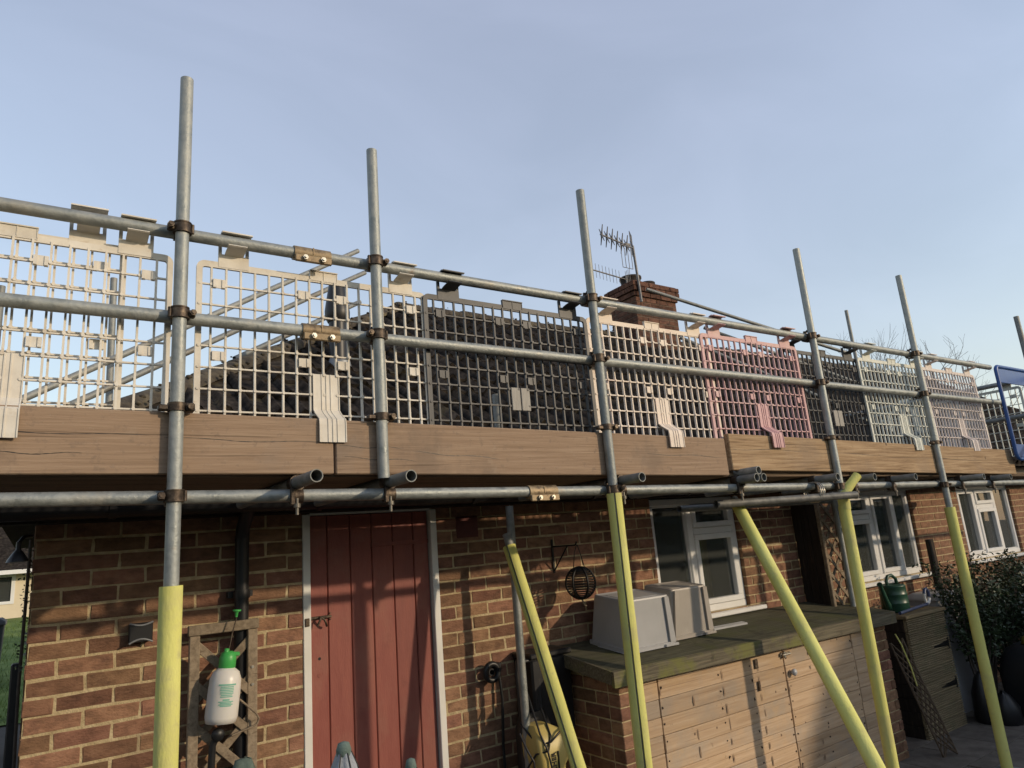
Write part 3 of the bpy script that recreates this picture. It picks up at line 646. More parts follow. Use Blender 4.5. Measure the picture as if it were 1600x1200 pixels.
# upright of the far return and uprights standing over the roof
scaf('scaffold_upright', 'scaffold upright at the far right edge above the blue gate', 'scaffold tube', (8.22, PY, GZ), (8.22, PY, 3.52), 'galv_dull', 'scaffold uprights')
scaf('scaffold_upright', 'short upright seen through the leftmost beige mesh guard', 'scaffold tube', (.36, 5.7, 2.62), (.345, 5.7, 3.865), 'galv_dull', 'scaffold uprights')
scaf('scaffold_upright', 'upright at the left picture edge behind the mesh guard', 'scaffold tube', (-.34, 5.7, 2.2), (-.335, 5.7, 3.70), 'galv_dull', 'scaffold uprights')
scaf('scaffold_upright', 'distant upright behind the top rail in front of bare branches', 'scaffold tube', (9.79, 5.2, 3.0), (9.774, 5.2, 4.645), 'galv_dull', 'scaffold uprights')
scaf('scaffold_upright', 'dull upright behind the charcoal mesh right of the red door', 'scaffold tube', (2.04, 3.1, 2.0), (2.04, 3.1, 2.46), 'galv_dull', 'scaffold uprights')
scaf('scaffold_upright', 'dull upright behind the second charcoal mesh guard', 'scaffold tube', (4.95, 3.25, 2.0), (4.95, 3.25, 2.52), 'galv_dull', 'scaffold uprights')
ins = scaf('scaffold_upright', 'bare inner scaffold upright in front of the brick wall by the yellow washer', 'scaffold tube', (2.385, 3.575, GZ), (2.385, 3.575, 1.88), 'galv', 'scaffold uprights')
ins2 = scaf('scaffold_upright', 'bare inner scaffold upright beside the narrow trellis', 'scaffold tube', (5.76, 3.50, GZ), (5.76, 3.50, 1.88), 'galv', 'scaffold uprights')
# rails: two tubes per level joined by a sleeve over the door side
def sleeve(parent, x, y, z, L=.155, tilt=0):
    s_ = MB(); s_.tube((x-L/2, y, z), (x+L/2, y, z), TR+.0065, 24, inner=TR+.0006)
    s_.bbox(x-L/2, x+L/2, y-TR-.012, y-TR+.004, z-.046, z-.016, .003)
    s_.box(x-.002, x+.002, y-TR-.0085, y-TR-.004, z-.008, z+.022)
    so_ = s_.build('sleeve_coupler', M['brass'], parent)
    for dx in (-.038, .038):
        MB().tube((x+dx, y-TR-.024, z-.031), (x+dx, y-TR-.008, z-.031), .0115, 6).tube((x+dx, y-TR-.03, z-.031), (x+dx, y-TR-.008, z-.031), .006, 8).build('nut', M['nut'], so_)
t = scaf('guard_rail', 'top guard rail left of the gold sleeve coupler', 'scaffold tube', (-3.2, RYs, zt0-.004), (.884, RYs, zt0), group='guard rails')
sleeve(t, .884, RYs, zt0)
scaf('guard_rail', 'long top guard rail running right from the gold sleeve past the chimney', 'scaffold tube', (.886, RYs, zt0), (7.40, RYs, zt0+.012), group='guard rails')
t = scaf('guard_rail', 'middle guard rail left of its gold sleeve coupler', 'scaffold tube', (-3.2, RYs, zm0-.01), (.915, RYs, zm0), group='guard rails')
sleeve(t, .915, RYs, zm0)
scaf('guard_rail', 'long middle guard rail running right from its gold sleeve', 'scaffold tube', (.917, RYs, zm0), (7.42, RYs, zm0+.01), group='guard rails')
t = scaf('ledger_tube', 'horizontal ledger tube under the platform left of the gold sleeve', 'scaffold tube', (-3.2, RYs, zl(-3.2)), (1.985, RYs, zl(1.985)), group='ledger tubes')
sleeve(t, 1.985, RYs, zl(1.985), .165)
scaf('ledger_tube', 'horizontal ledger tube under the platform right of the gold sleeve', 'scaffold tube', (1.987, RYs, zl(1.987)), (9.6, RYs, zl(9.6)+.02), group='ledger tubes')
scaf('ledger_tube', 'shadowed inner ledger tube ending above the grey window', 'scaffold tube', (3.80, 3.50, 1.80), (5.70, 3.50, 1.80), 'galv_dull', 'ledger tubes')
lt_ = scaf('scaffold_tube', 'shade-darkened horizontal tube tied under the ledger, open end beside the flared foam', 'scaffold tube', (3.36, 2.80, 1.785), (4.455, 2.55, 1.787), 'galv_shaded', 'tubes under the ledger')
# rope/wire tie on it
wt = MB(); 
for k in range(3):
    wt.path([(4.14+.02*k+.012*math.sin(2*PI*j/14), 2.655+.062*math.cos(2*PI*j/14), 1.822+.066*math.sin(2*PI*j/14)) for j in range(15)], .0035, 6)
wt.build('wire_tie', M['nut'], lt_)
# transoms: tubes across, poking out toward the garden
def transom(x, yend, z, lab, drop=True, y1=3.60):
    t = scaf('transom_tube', lab, 'scaffold tube', (x, yend, z), (x, y1, z+.004), 'galv_dull', 'transom tubes')
    if drop:
        c = MB(); c.tube((x-.0, RYs-.022, z), (x, RYs+.022, z), TR+.007, 20, inner=TR+.0006); c.tube((x-.022, RYs, z-.0485), (x+.022, RYs, z-.0485), TR+.007, 20, inner=TR+.0006)
        c.bbox(x-.03, x-.012, RYs-.036, RYs-.02, z-.085, z-.02, .003)
        co = c.build('coupler', M['rust'], t); MB().tube((x-.005, RYs-.03, z-.122), (x-.005, RYs-.03, z-.06), .0065, 8).tube((x-.005, RYs-.03, z-.095), (x-.005, RYs-.03, z-.080), .0135, 6).build('bolt', M['oldbolt'], co)
    return t
for (x, ye, z, lab, dr_) in (
 (.81, 2.44, 1.946, 'open-ended transom tube poking out left of the red door', True), (1.195, 2.465, 1.943, 'open-ended transom tube poking out above the red door', True),
 (2.495, 2.515, 1.927, 'open-ended transom tube poking out beside the split foam upright', True), (3.44, 2.54, 1.915, 'lower left transom tube of the bunch of three', True),
 (3.50, 2.535, 1.9145, 'lower right transom tube of the bunch of three', False), (3.468, 2.54, 1.957, 'upper transom tube of the bunch of three', False),
 (4.23, 2.515, 1.904, 'transom tube left of the flared foam top', True), (4.68, 2.52, 1.899, 'transom tube just right of the flared foam', True), (5.19, 2.50, 1.891, 'transom tube left of the rightmost foam upright', True),
 (6.275, 2.50, 1.878, 'transom tube above the far window', True), (6.835, 2.52, 1.872, 'rightmost transom tube near the blue gate', True)):
    transom(x, ye, z, lab, dr_)
# braces in yellow foam
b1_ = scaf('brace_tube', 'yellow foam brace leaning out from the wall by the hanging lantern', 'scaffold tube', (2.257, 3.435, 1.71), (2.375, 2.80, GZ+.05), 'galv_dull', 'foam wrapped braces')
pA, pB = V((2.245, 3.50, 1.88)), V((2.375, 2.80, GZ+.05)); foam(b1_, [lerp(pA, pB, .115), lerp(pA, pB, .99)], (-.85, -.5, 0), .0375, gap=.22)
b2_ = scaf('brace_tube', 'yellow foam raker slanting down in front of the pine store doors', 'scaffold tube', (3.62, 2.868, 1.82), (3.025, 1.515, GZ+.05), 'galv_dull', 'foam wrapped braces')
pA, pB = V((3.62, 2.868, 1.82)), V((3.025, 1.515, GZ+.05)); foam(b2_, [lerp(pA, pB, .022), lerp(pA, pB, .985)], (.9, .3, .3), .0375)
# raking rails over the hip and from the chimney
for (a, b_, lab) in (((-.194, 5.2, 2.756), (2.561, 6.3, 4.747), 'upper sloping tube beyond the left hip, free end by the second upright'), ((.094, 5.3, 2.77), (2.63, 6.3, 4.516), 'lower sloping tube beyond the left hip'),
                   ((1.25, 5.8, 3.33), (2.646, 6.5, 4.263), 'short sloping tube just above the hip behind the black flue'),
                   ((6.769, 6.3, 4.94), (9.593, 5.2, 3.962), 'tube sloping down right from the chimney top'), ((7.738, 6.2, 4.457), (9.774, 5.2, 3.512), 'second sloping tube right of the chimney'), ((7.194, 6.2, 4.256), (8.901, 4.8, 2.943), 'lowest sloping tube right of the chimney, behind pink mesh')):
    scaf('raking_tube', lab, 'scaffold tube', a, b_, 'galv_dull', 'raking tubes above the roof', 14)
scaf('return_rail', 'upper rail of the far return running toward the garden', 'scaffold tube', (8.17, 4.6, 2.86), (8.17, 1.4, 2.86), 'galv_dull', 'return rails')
scaf('return_rail', 'lower rail of the far return behind the blue gate', 'scaffold tube', (8.17, 4.6, 2.50), (8.17, 1.4, 2.50), 'galv_dull', 'return rails')
# ---- toe boards and platform boards
def board(name, lab, x0, x1, y0, y1, za0, za1, h, mt, group=None, band=True, b=.004):
    """board whose bottom runs from za0 at x0 to za1 at x1"""
    m_ = MB(); m_.bbox(0, 1, 0, y1-y0, 0, h, b)
    for i, q in enumerate(m_.v):
        x = x0+b*(1 if q[0] < .5 else -1)*(1 if 0 < q[0] < 1 else 0)+(x1-x0)*(0 if q[0] < .5 else 1); t = (x-x0)/(x1-x0)
        m_.v[i] = (x, y0+q[1], za0+(za1-za0)*t+q[2])
    o = m_.build(name, M[mt], None); tag(o, lab, 'board', group)
    return o
TB = PY+TR+.0015
board('toe_board', 'left weathered toe board under the beige mesh guards', -2.9, .955, TB, TB+.036, 2.018, 1.979, .2215, 'board', 'toe boards')
board('toe_board', 'middle weathered toe board above the red door and lantern', .965, 3.36, TB, TB+.036, 1.978, 1.944, .2205, 'board', 'toe boards')
board('toe_board', 'yellower right toe board under the pink mesh guard', 3.395, 7.36, TB-.004, TB+.034, 1.974, 1.906, .221, 'board_y', 'toe boards')
def crack(parent, x0, x1, z0, z1, y):
    m_ = MB(); n_ = 40; a = []; b_ = []
    for k in range(n_+1):
        t = k/n_; z = lerp(z0, z1, t)+.004*math.sin(t*9+x0)+rnd(-.0004, .0004); h = .0014*math.sin(PI*min(1, max(.02, t)))**.4*rnd(.5, 1.2); a.append((lerp(x0, x1, t), y, z-h)); b_.append((lerp(x0, x1, t), y, z+h))
    m_.add(a+b_, [(k, k+1, n_+2+k, n_+1+k) for k in range(n_)]); m_.build('crack', M['black'], parent)
tbs = [o for o in bpy.data.objects if o.name.startswith('toe_board') and o.parent is None and o.type == 'MESH']
for (bi, x0, x1, z0, z1) in ((0, -.4, .30, 2.135, 2.118), (0, .34, .94, 2.112, 2.102), (0, -.2, .1, 2.06, 2.055), (1, .98, 1.25, 2.09, 2.085), (1, 1.0, 1.32, 2.045, 2.03), (1, 1.3, 1.75, 2.07, 2.04), (1, 2.7, 3.35, 2.07, 2.05), (2, 3.40, 4.2, 2.10, 2.095), (2, 4.25, 5.2, 2.085, 2.07), (2, 5.5, 7.0, 2.05, 2.03)):
    crack(tbs[bi], x0, x1, z0, z1, (TB if bi < 2 else TB-.004)-.0006)
for k in range(3):
    for j, (xa, xb) in enumerate(((-2.9, .9), (.91, 4.7), (4.71, 8.2))):
        z = lambda x: zl(x)+.0735
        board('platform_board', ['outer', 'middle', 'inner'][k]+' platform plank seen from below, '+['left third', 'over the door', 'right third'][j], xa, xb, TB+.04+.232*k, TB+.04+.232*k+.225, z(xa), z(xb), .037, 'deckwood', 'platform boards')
MB_ = None
# ---- mesh guards
PW, PZ = 1.0, 2.826                                     # panel width; centre of the top bar
PYp = 2.738
def panel_meshes():
    d = {}
    gmb = MB(); nx = 18; rows = [-.0853*k for k in range(9)]; zb = rows[-1]
    for k in range(nx+1):
        x = PW*k/nx; wdt = .0055 if 0 < k < nx else .013
        if k == 0: gmb.box(0, .022, -.006, .006, zb, -.0185)
        elif k == nx: gmb.box(PW-.022, PW, -.006, .006, zb, -.0185)
        else:
            gmb.box(x-.0037, x+.0037, -.006, .006, zb, -.004)
    for k, z in enumerate(rows):
        if k == 0: gmb.box(.03, PW-.03, -.0055, .0055, z-.013, z+.013)
        else: gmb.box(.02, PW-.02, -.0048, .0048, z-.0031, z+.0031)
    for sx, cx in ((-1, .032), (1, PW-.032)):           # rounded top corners
        nn = 6; o = []; i_ = []
        for k in range(nn+1):
            a = PI/2*k/nn; o.append((cx+sx*math.sin(a)*.032, -.019+math.cos(a)*.032)); i_.append((cx+sx*math.sin(a)*.010, -.023+math.cos(a)*.010))
        vs_ = [(p[0], y, p[1]) for y in (-.0058, .0058) for p in o+i_]; m2 = 2*(nn+1)
        gmb.add(vs_, [(k, k+1, nn+2+k, nn+1+k) for k in range(nn)]+[(m2+k+1, m2+k, m2+nn+1+k, m2+nn+2+k) for k in range(nn)]+[(k+1, k, m2+k, m2+k+1) for k in range(nn)]+[(nn+1+k, nn+2+k, m2+nn+2+k, m2+nn+1+k) for k in range(nn)])
    for k in range(nx+1):                               # little bosses where the bars cross
        for z in rows[1:]:
            if 0 < k < nx: gmb.tube((PW*k/nx, -.0085, z), (PW*k/nx, -.006, z), .0068, 6)
            else: gmb.tube((.012 if k == 0 else PW-.012, -.0075, z), (.012 if k == 0 else PW-.012, -.0055, z), .0058, 6)
    me = gmb.mesh('grid'); recalc(me)
    for v_ in me.vertices: v_.co.y += .006*math.sin(PI*v_.co.x)*math.sin(v_.co.z*5)+.003*math.sin(v_.co.x*9+v_.co.z*4); d['grid'] = me
    hk = MB(); w2 = .058                                # hook: skirt, two arms behind the rail, ribbed cap over it, sprung tongue in front
    rz = zt0-PZ; ry = RYs-PYp
    hk.box(-w2, w2, -.0065, .0065, -.008, .048)
    for sx in (-1, 1):
        hk.box(min(sx*w2, sx*(w2-.012)), max(sx*w2, sx*(w2-.012)), -.006, .006, .045, rz)
    arc = [(ry+(TR+.0135)*math.cos(a), rz+(TR+.0135)*math.sin(a)) for a in [R(-8+9.5*k) for k in range(13)]]
    hk.strip(arc, -w2, w2, .005)
    for k in range(12): x = -w2+.006+k*(2*w2-.012)/11; hk.strip([(y, z+.002) for y, z in arc[5:12]], x-.0022, x+.0022, .0055)
    hk.box(-w2, w2, ry-.024, ry-.010, rz+TR+.004, rz+TR+.009)
    tg = [(-.004, .046), (-.012, .062), (-.040, .075), (-.076, .071), (-.081, .078)]
    hk.strip([(0, .040), (-.014, .047), (-.036, .0515), (-.058, .0535), (-.074, .0565), (-.080, .060)], -.036, .036, -.004)
    me = hk.mesh('hook'); recalc(me); d['hook'] = me
    pl = MB(); pl.box(-.06, .06, -.0068, .0062, -.006, .036); pl.box(-.061, .061, -.012, .0072, .0355, .040)
    for sx in (-.0585, 0, .0585): pl.box(sx-.0018, sx+.0018, -.009, -.005, .0, .036)
    me = pl.mesh('top_lug'); recalc(me); d['plate'] = me
    cl = MB(); tbz = 2.205-PZ
    line = [(-.008, 2.402-PZ), (-.008, tbz+.045), (-.030, tbz+.025), (TB-PYp-.004, tbz-.006), (TB-PYp-.007, tbz-.03), (TB-PYp-.007, 2.104-PZ)]
    cl.strip(line, -.056, .056, .004)
    for sx in (-.054, -.019, .0, .019, .054): cl.strip([(y-.0035, z) for y, z in line], sx-.002, sx+.002, .0055)
    me = cl.mesh('toe_clip'); recalc(me); d['clip'] = me
    cs = MB(); cs.box(-.0225, .0225, -.010, -.006, -.019, .019)
    for sx in (-.0225, .010): cs.box(sx, sx+.012, -.014, .004, -.017, .017)
    me = cs.mesh('catch'); recalc(me); d['catch'] = me
    return d
PM = panel_meshes()
def panel(x0, mt, lab, dy=0, dz=0, slope=0, clip=None, hooks=(0, 1), tilt=0, hookm=None, rotz=0, loc=None, plate=True, lean=None):
    base = Matrix.Translation(loc or (x0, PYp+dy, PZ+dz)) @ Matrix.Rotation(rotz+rnd(-.006, .006), 4, 'Z') @ Matrix.Rotation(tilt+rnd(-.003, .003), 4, 'Y') @ Matrix.Rotation(rnd(-.012, .002), 4, 'X')
    q = base @ V((.5, 0, -.7))
    t = thing('mesh_guard', lab, 'mesh guard', q, 'plastic mesh guards')
    def put(nm, me, T, m=mt): return link(nm, me, M[m], t, base @ Matrix.Translation(T), True)
    put('grid', PM['grid'], (0, 0, 0))
    for k in hooks: put('hook', PM['hook'], ((.138, 0, 0), (.872, 0, 0))[k], hookm or mt)
    if plate: put('top_lug', PM['plate'], (.508, 0, 0))
    for x in (.083, .417, .583, .917):
        put('catch', PM['catch'], (x, 0, -.082)); put('catch', PM['catch'], (x, 0, -.380))
    if clip != 'none': put('toe_clip', PM['clip'], (.508, 0, 0), clip or mt)
    return t
panel(-.795, 'beige', 'leftmost beige mesh guard, overlapping the next one', .020, .010, hooks=(0, 1), tilt=-.004, clip='none')
panel(-.640, 'beige', 'beige mesh guard just left of the tall upright', .0, .0, tilt=.004)
panel(.443, 'beige', 'beige mesh guard between the first two uprights above the red door', 0, .0, tilt=.003)
panel(1.421, 'charcoal', 'charcoal mesh guard left of the foam-wrapped upright', -.013, -.006, clip='none', tilt=.002)
panel(2.428, 'cream', 'cream mesh guard with pinkish hook below the chimney', 0, .002, tilt=.003)
panel(3.342, 'pink', 'pink mesh guard on the yellower toe board', -.013, .006)
panel(4.200, 'charcoal', 'charcoal mesh guard right of the pink one', .024, .0, clip='none')
panel(5.155, 'mint', 'pale grey green mesh guard left of the rightmost foam upright', 0, .006)
panel(6.165, 'mauve', 'dusty pink mesh guard at the right end of the run', .006, .010)
panel(0, 'mint', 'pale mesh guard on the far return behind the blue gate', clip='clipgrey', rotz=R(90), loc=(8.21, 2.75, 2.80))
panel(0, 'mint', 'second mesh guard on the far return nearer the roof', rotz=R(90), loc=(8.215, 3.78, 2.80), clip='none')
for x, lab in ((1.93, 'grey worn strap pair hanging behind the first charcoal guard'), (4.71, 'grey worn strap pair hanging behind the second charcoal guard')):
    c = MB()
    for dx in (-.029, .029): c.bbox(x+dx-.026, x+dx+.026, PYp-.028, PYp-.021, 2.285, 2.40, .002)
    tag(c.build('strap_pair', M['clipgrey']), lab, 'strap')
# ---- blue gate at the end of the platform
bgx, bgz0, bgz1, bgw = 7.285, 2.035, 2.905, .85
bt = thing('blue_gate', 'blue plastic platform gate at the right picture edge', 'gate', (bgx, 2.60, bgz0))
m_ = MB(); pts = []
def rrect(x0, x1, z0, z1, r, y, n_=5):
    o = []
    for (cx, cz, a0) in ((x1-r, z1-r, 0), (x0+r, z1-r, 90), (x0+r, z0+r, 180), (x1-r, z0+r, 270)):
        for k in range(n_+1): a = R(a0+90*k/n_); o.append(V((cx+r*math.cos(a), y, cz+r*math.sin(a))))
    return o
pr = rrect(bgx, bgx+bgw, bgz0, bgz1, .05, 2.60)
m_.path(pr+[pr[0], pr[1]], .017, 10); m_.build('gate_frame', M['blue'], bt)
MB().bbox(bgx+.02, bgx+bgw-.02, 2.594, 2.606, bgz1-.155, bgz1-.02, .002).build('top_panel', M['blue'], bt)
MB().bbox(bgx+.02, bgx+bgw-.02, 2.594, 2.606, bgz0+.02, bgz0+.135, .002).build('kick_panel', M['blue'], bt)

# ================================================================== pine store with mossy lid under the window
st = thing('garden_store', 'low garden store with pine plank doors and mossy timber lid', 'garden store', (4.3, 3.5, GZ))
SY = 3.262
M['lidtop'] = wood('weathered_lid_top', (.052, .050, .032), (.09, .086, .055), (.145, .138, .09), big=[(3, (.085, .09, .035), .7, .50), (8, (.04, .036, .028), .6, .56)])
lid = MB()
lz = lambda y, x: .895+(y-3.19)*.135-.0085*(x-2.75)
def lidbox(m_, x0, x1, y0, y1, t):
    vs_ = [(x, y, lz(y, x)+dz) for dz in (-t, 0) for y in (y0, y1) for x in (x0, x1)]
    m_.add(vs_, [(0, 2, 3, 1), (4, 5, 7, 6), (0, 1, 5, 4), (2, 6, 7, 3), (0, 4, 6, 2), (1, 3, 7, 5)])
lidbox(lid, 2.77, 5.80, 3.215, DW-.01, .03)
lido = lid.build('lid', M['lidtop'], st)
f_ = MB(); lidbox(f_, 2.752, 5.822, 3.19, 3.213, .085); f_.build('lid_front_board', M['mosswood'], st)
f_ = MB(); lidbox(f_, 2.750, 2.768, 3.215, DW-.01, .075); f_.build('lid_side_board', M['mosswood'], st)
f_ = MB(); lidbox(f_, 5.802, 5.82, 3.215, DW-.01, .075); f_.build('lid_side_board', M['mosswood'], st)
# brick end piers
MB().box(2.845, 3.005, SY+.008, DW-.005, GZ, .86).build('pier_core', M['mortar'], st); MB().box(5.592, 5.752, SY+.008, DW-.005, GZ, .84).build('pier_core', M['mortar'], st)
for (xa, xb) in ((2.84, 3.01), (5.587, 5.757)):
    for r_ in range(14):
        z = .79-.075*r_-(.02 if xa > 5 else 0)
        if r_ % 2: MB().bbox(xa, xb, SY, SY+.1, z-.033, z+.033, .004).build('pier_brick', M['brick'], st)
        else:
            MB().bbox(xa, xa+.105, SY, SY+.1, z-.033, z+.033, .004).build('pier_brick', M['brick'], st); MB().bbox(xa+.113, xb, SY, SY+.1, z-.033, z+.033, .004).build('pier_brick', M['brick'], st)
        if xa < 3:
            y = SY+.108 if r_ % 2 == 0 else SY+.108-.0
            k = 0; y = SY+.108; first = .105 if r_ % 2 else .215
            while y < DW-.02:
                q = min(DW-.008, y+(first if k == 0 else .215)); MB().bbox(xa, xa+.10, y, q, z-.033, z+.033, .004).build('pier_brick', M['brick'], st); y = q+.01; k += 1
# plank doors
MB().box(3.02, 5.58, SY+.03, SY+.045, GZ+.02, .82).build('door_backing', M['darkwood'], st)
for (xa, xb) in ((3.012, 3.150), (3.158, 4.388), (4.397, 5.250), (5.257, 5.583)):
    z = GZ+.03; tilt = rnd(-.003, .003)
    while z < .80:
        h = .098+rnd(-.002, .002); zz = min(z+h, .806-.0085*(xa-3))
        m_ = MB(); m_.bbox(xa+rnd(0, .002), xb-rnd(0, .002), SY+rnd(-.002, .003), SY+.024, z, zz-.0015, .0028)
        m_.build('plank', M['pine'], st); z += h+.0008
for (x, zs) in ((3.175, 9), (4.42, 9), (4.37, 9), (3.70, 9), (4.02, 9), (5.23, 9), (4.78, 9)):   # nail heads
    m_ = MB()
    for k in range(10): m_.tube((x+rnd(-.006, .006), SY-.0035, GZ+.08+.0995*k+rnd(-.015, .015)), (x+rnd(-.006, .006), SY+.004, GZ+.08+.0995*k), .0045, 6)
    m_.build('nail_row', M['rust'], st)
sn = MB()
for x in (3.17, 3.44, 3.74, 4.10, 4.41, 4.68):
    for k in range(10):
        if rnd(0, 1) < (.1 if x in (3.74, 4.10) else .4): continue
        z = GZ+.07+.0995*k; w_ = rnd(.004, .009); h = rnd(.03, .055) if x in (3.74, 4.10) else rnd(.012, .04); xx = x+rnd(-.008, .008); n_ = 7; vs_ = []
        for q in range(n_): a = 2*PI*q/n_; vs_.append((xx+w_*math.cos(a)*rnd(.6, 1.2), SY-.0035, z+h*math.sin(a)*rnd(.6, 1.1)))
        sn.add(vs_, [list(range(n_))[::-1]])
sno = sn.build('rust_stains', mat('rust_stain', [(.20, .135, .085), (.30, .21, .135)], 40, .9), st); sno['kind'] = 'stuff'
hb = MB(); hb.bbox(4.35, 4.46, SY-.012, SY-.003, .735, .757, .002); hb.tube((4.36, SY-.022, .746), (4.45, SY-.022, .746), .006, 8); hb.bbox(4.372, 4.392, SY-.026, SY-.01, .725, .768, .003); hb.build('sliding_bolt', M['nut'], st)
MB().lathe([(.0, 0), (.012, .004), (.022, .018), (.024, .03), (.014, .04), (.0, .042)], (0, 0, 0), 16, Matrix.Translation((4.45, SY-.002, .62)) @ Matrix.Rotation(R(90), 4, 'X')).build('door_knob', M['tubgrey'], st)
hb = MB(); hb.bbox(4.065, 4.10, SY-.009, SY-.002, .70, .76, .002); hb.bbox(4.07, 4.09, SY-.012, SY-.002, .56, .62, .002); hb.build('turn_button', M['rust'], st)

# ---- upturned tubs
def tub(x0, x1, y0, y1, h, mt, lab, rim=.022, rotz=0):
    z = lz((y0+y1)/2, (x0+x1)/2)
    cx, cy = (x0+x1)/2, (y0+y1)/2; wx, wy = (x1-x0)/2, (y1-y0)/2
    T = Matrix.Translation((cx, cy, z+.004)) @ Matrix.Rotation(.11, 4, 'X') @ Matrix.Rotation(rotz, 4, 'Z')
    t = thing('storage_tub', lab, 'storage tub', (cx, cy, z))
    def ring(z_, ins, r=.03, n_=4):
        o = []
        for (sx, sy, a0) in ((1, 1, 0), (-1, 1, 90), (-1, -1, 180), (1, -1, 270)):
            for k in range(n_+1): a = R(a0+90*k/n_); o.append(V((sx*(wx-ins-r)+r*math.cos(a), sy*(wy-ins-r)+r*math.sin(a), z_)))
        return o
    levels = [(.0, -.012, .035), (.0, .0, .035), (.022, .0, .035), (.023, .012, .032), (h-.012, .032, .024), (h-.003, .035, .022), (h, .041, .02), (h-.006, .058, .02), (h-.006, .085, .02), (h-.003, .089, .018), (h-.003, .12, .015)]
    rings = [ring(z_, i_, r_) for z_, i_, r_ in levels]; n_ = len(rings[0]); m_ = MB()
    vs_ = [T @ q for rr in rings for q in rr]
    m_.add(vs_, [(i*n_+k, i*n_+(k+1) % n_, (i+1)*n_+(k+1) % n_, (i+1)*n_+k) for i in range(len(rings)-1) for k in range(n_)])
    m_.add(vs_[-n_:], [list(range(n_))]); m_.build('tub_shell', M[mt], t)
    hm = MB()                                           # handle and stiffening ribs on the front
    hm.bbox(wx*.45, wx*.98, -wy-.016, -wy+.012, -.002, .014, .003, T)
    hm.build('handle', M[mt], t)
    for sx in (-1, 1):
        r_ = MB()
        for (yy0, yy1) in ((-wy+.0, -wy+.06),):
            vs2 = [(sx*(wx*.78-.02), -wy+.010, .022), (sx*(wx*.78+.028), -wy+.010, .022), (sx*(wx*.66+.022), -wy+.029, h-.01), (sx*(wx*.66-.016), -wy+.029, h-.01)]
            f2 = [(q[0], q[1]-.014, q[2]) for q in vs2]
            r_.add([T @ V(q) for q in vs2+f2], [(4, 5, 6, 7), (0, 1, 5, 4), (1, 2, 6, 5), (2, 3, 7, 6), (3, 0, 4, 7)])
        r_.build('rib', M[mt], t)
    return t
tub(3.07, 3.52, 3.405, 3.79, .315, 'tubgrey', 'upturned light grey storage tub on the mossy lid')
tub(3.57, 3.99, 3.49, 3.825, .325, 'tubtaupe', 'upturned taupe storage tub against the window')
m_ = MB(); lidbox(m_, 4.05, 4.42, 3.55, 3.60, -.012); m_.v = [(x, y, z+.002) for x, y, z in m_.v]
tag(m_.build('plastic_strip', M['tubgrey']), 'thin grey plastic strip lying on the lid by the tubs', 'strip')

# ---- lantern on its wall bracket
br = thing('wall_bracket', 'black iron wall bracket carrying the round lantern', 'bracket', (2.885, DW, 1.45))
MB().bbox(2.877, 2.893, DW-.010, DW-.002, 1.44, 1.66, .002).build('back_bar', M['blackmetal'], br)
MB().tube((2.885, DW-.006, 1.612), (2.905, DW-.225, 1.612), .0055, 8).tube((2.885, DW-.006, 1.452), (2.898, DW-.155, 1.612), .005, 8).path([(2.905, DW-.225, 1.612), (2.906, DW-.237, 1.62), (2.907, DW-.242, 1.635)], .005, 8).build('arm', M['blackmetal'], br)
ln = thing('lantern', 'round black ribbed wire lantern hanging from the bracket', 'lantern', (2.925, DW-.222, 1.27))
lc = V((2.925, DW-.222, 1.372)); lr_ = .092
m_ = MB()
for k in range(17):
    a = R(-80+10*k); m_.path([lc+V((lr_*math.cos(a)*math.cos(2*PI*j/24), lr_*math.cos(a)*math.sin(2*PI*j/24), lr_*1.04*math.sin(a))) for j in range(25)], .0030, 5, caps=False)
m_.build('wire_cage', M['blackmetal'], ln)
m_ = MB()
for k in range(6):
    b0_ = 2*PI*k/6+.35; m_.path([lc+V(((lr_+.003)*math.cos(R(a))*math.cos(b0_), (lr_+.003)*math.cos(R(a))*math.sin(b0_), (lr_+.003)*1.04*math.sin(R(a)))) for a in range(-90, 91, 12)], .0078, 6)
m_.build('rib', M['blackmetal'], ln)
MB().lathe([(.0, -.10), (.034, -.098), (.036, -.088), (0, -.086)], lc, 16).build('candle_cup', M['blackmetal'], ln)
MB().lathe([(.055, .078), (.04, .095), (.015, .102), (0, .103)], lc, 16).path([lc+V((-.05, 0, .075)), lc+V((-.028, 0, .19)), lc+V((-.004, -.002, .242))], .003, 6).path([lc+V((.05, 0, .075)), lc+V((.02, 0, .19)), lc+V((.0, -.002, .242))], .003, 6).build('top_cap', M['blackmetal'], ln)
MB().path([lc+V((0, 0, -.10)), lc+V((.004, -.004, -.125)), lc+V((.012, 0, -.14)), lc+V((.028, .0, -.146))], .005, 6).build('tassel', M['trellis'], ln)

# ---- small things on the wall left of the store
hr = thing('hose_tap_ring', 'round black hose fitting on the brick wall right of the door', 'hose fitting', (2.31, DW, .91))
m_ = MB(); m_.path([V((2.305+.046*math.cos(a), DW-.062, .912+.046*math.sin(a))) for a in [2*PI*k/28 for k in range(30)]], .0175, 10, caps=False); m_.tube((2.305, DW-.062, .912), (2.305, DW-.0, .912), .022, 14, inner=.014); m_.build('ring', M['black'], hr)
MB().bbox(2.335, 2.385, DW-.05, DW-.002, .905, .955, .004).build('bracket', M['black'], hr)
hs = MB().path([(2.37, DW-.03, .93), (2.375, DW-.05, .75), (2.36, DW-.045, .5), (2.365, DW-.04, .2), (2.38, DW-.04, GZ+.03)], .009, 8); hs.build('hose', M['black'], hr)
bb = thing('storage_box', 'black plastic box on the wall behind the washer', 'box', (2.6, 3.72, .55))
MB().bbox(2.50, 2.80, 3.64, DW-.004, .52, .96, .012).build('body', M['black'], bb); MB().bbox(2.49, 2.81, 3.63, DW-.004, .962, .995, .008).build('cover', M['black'], bb)
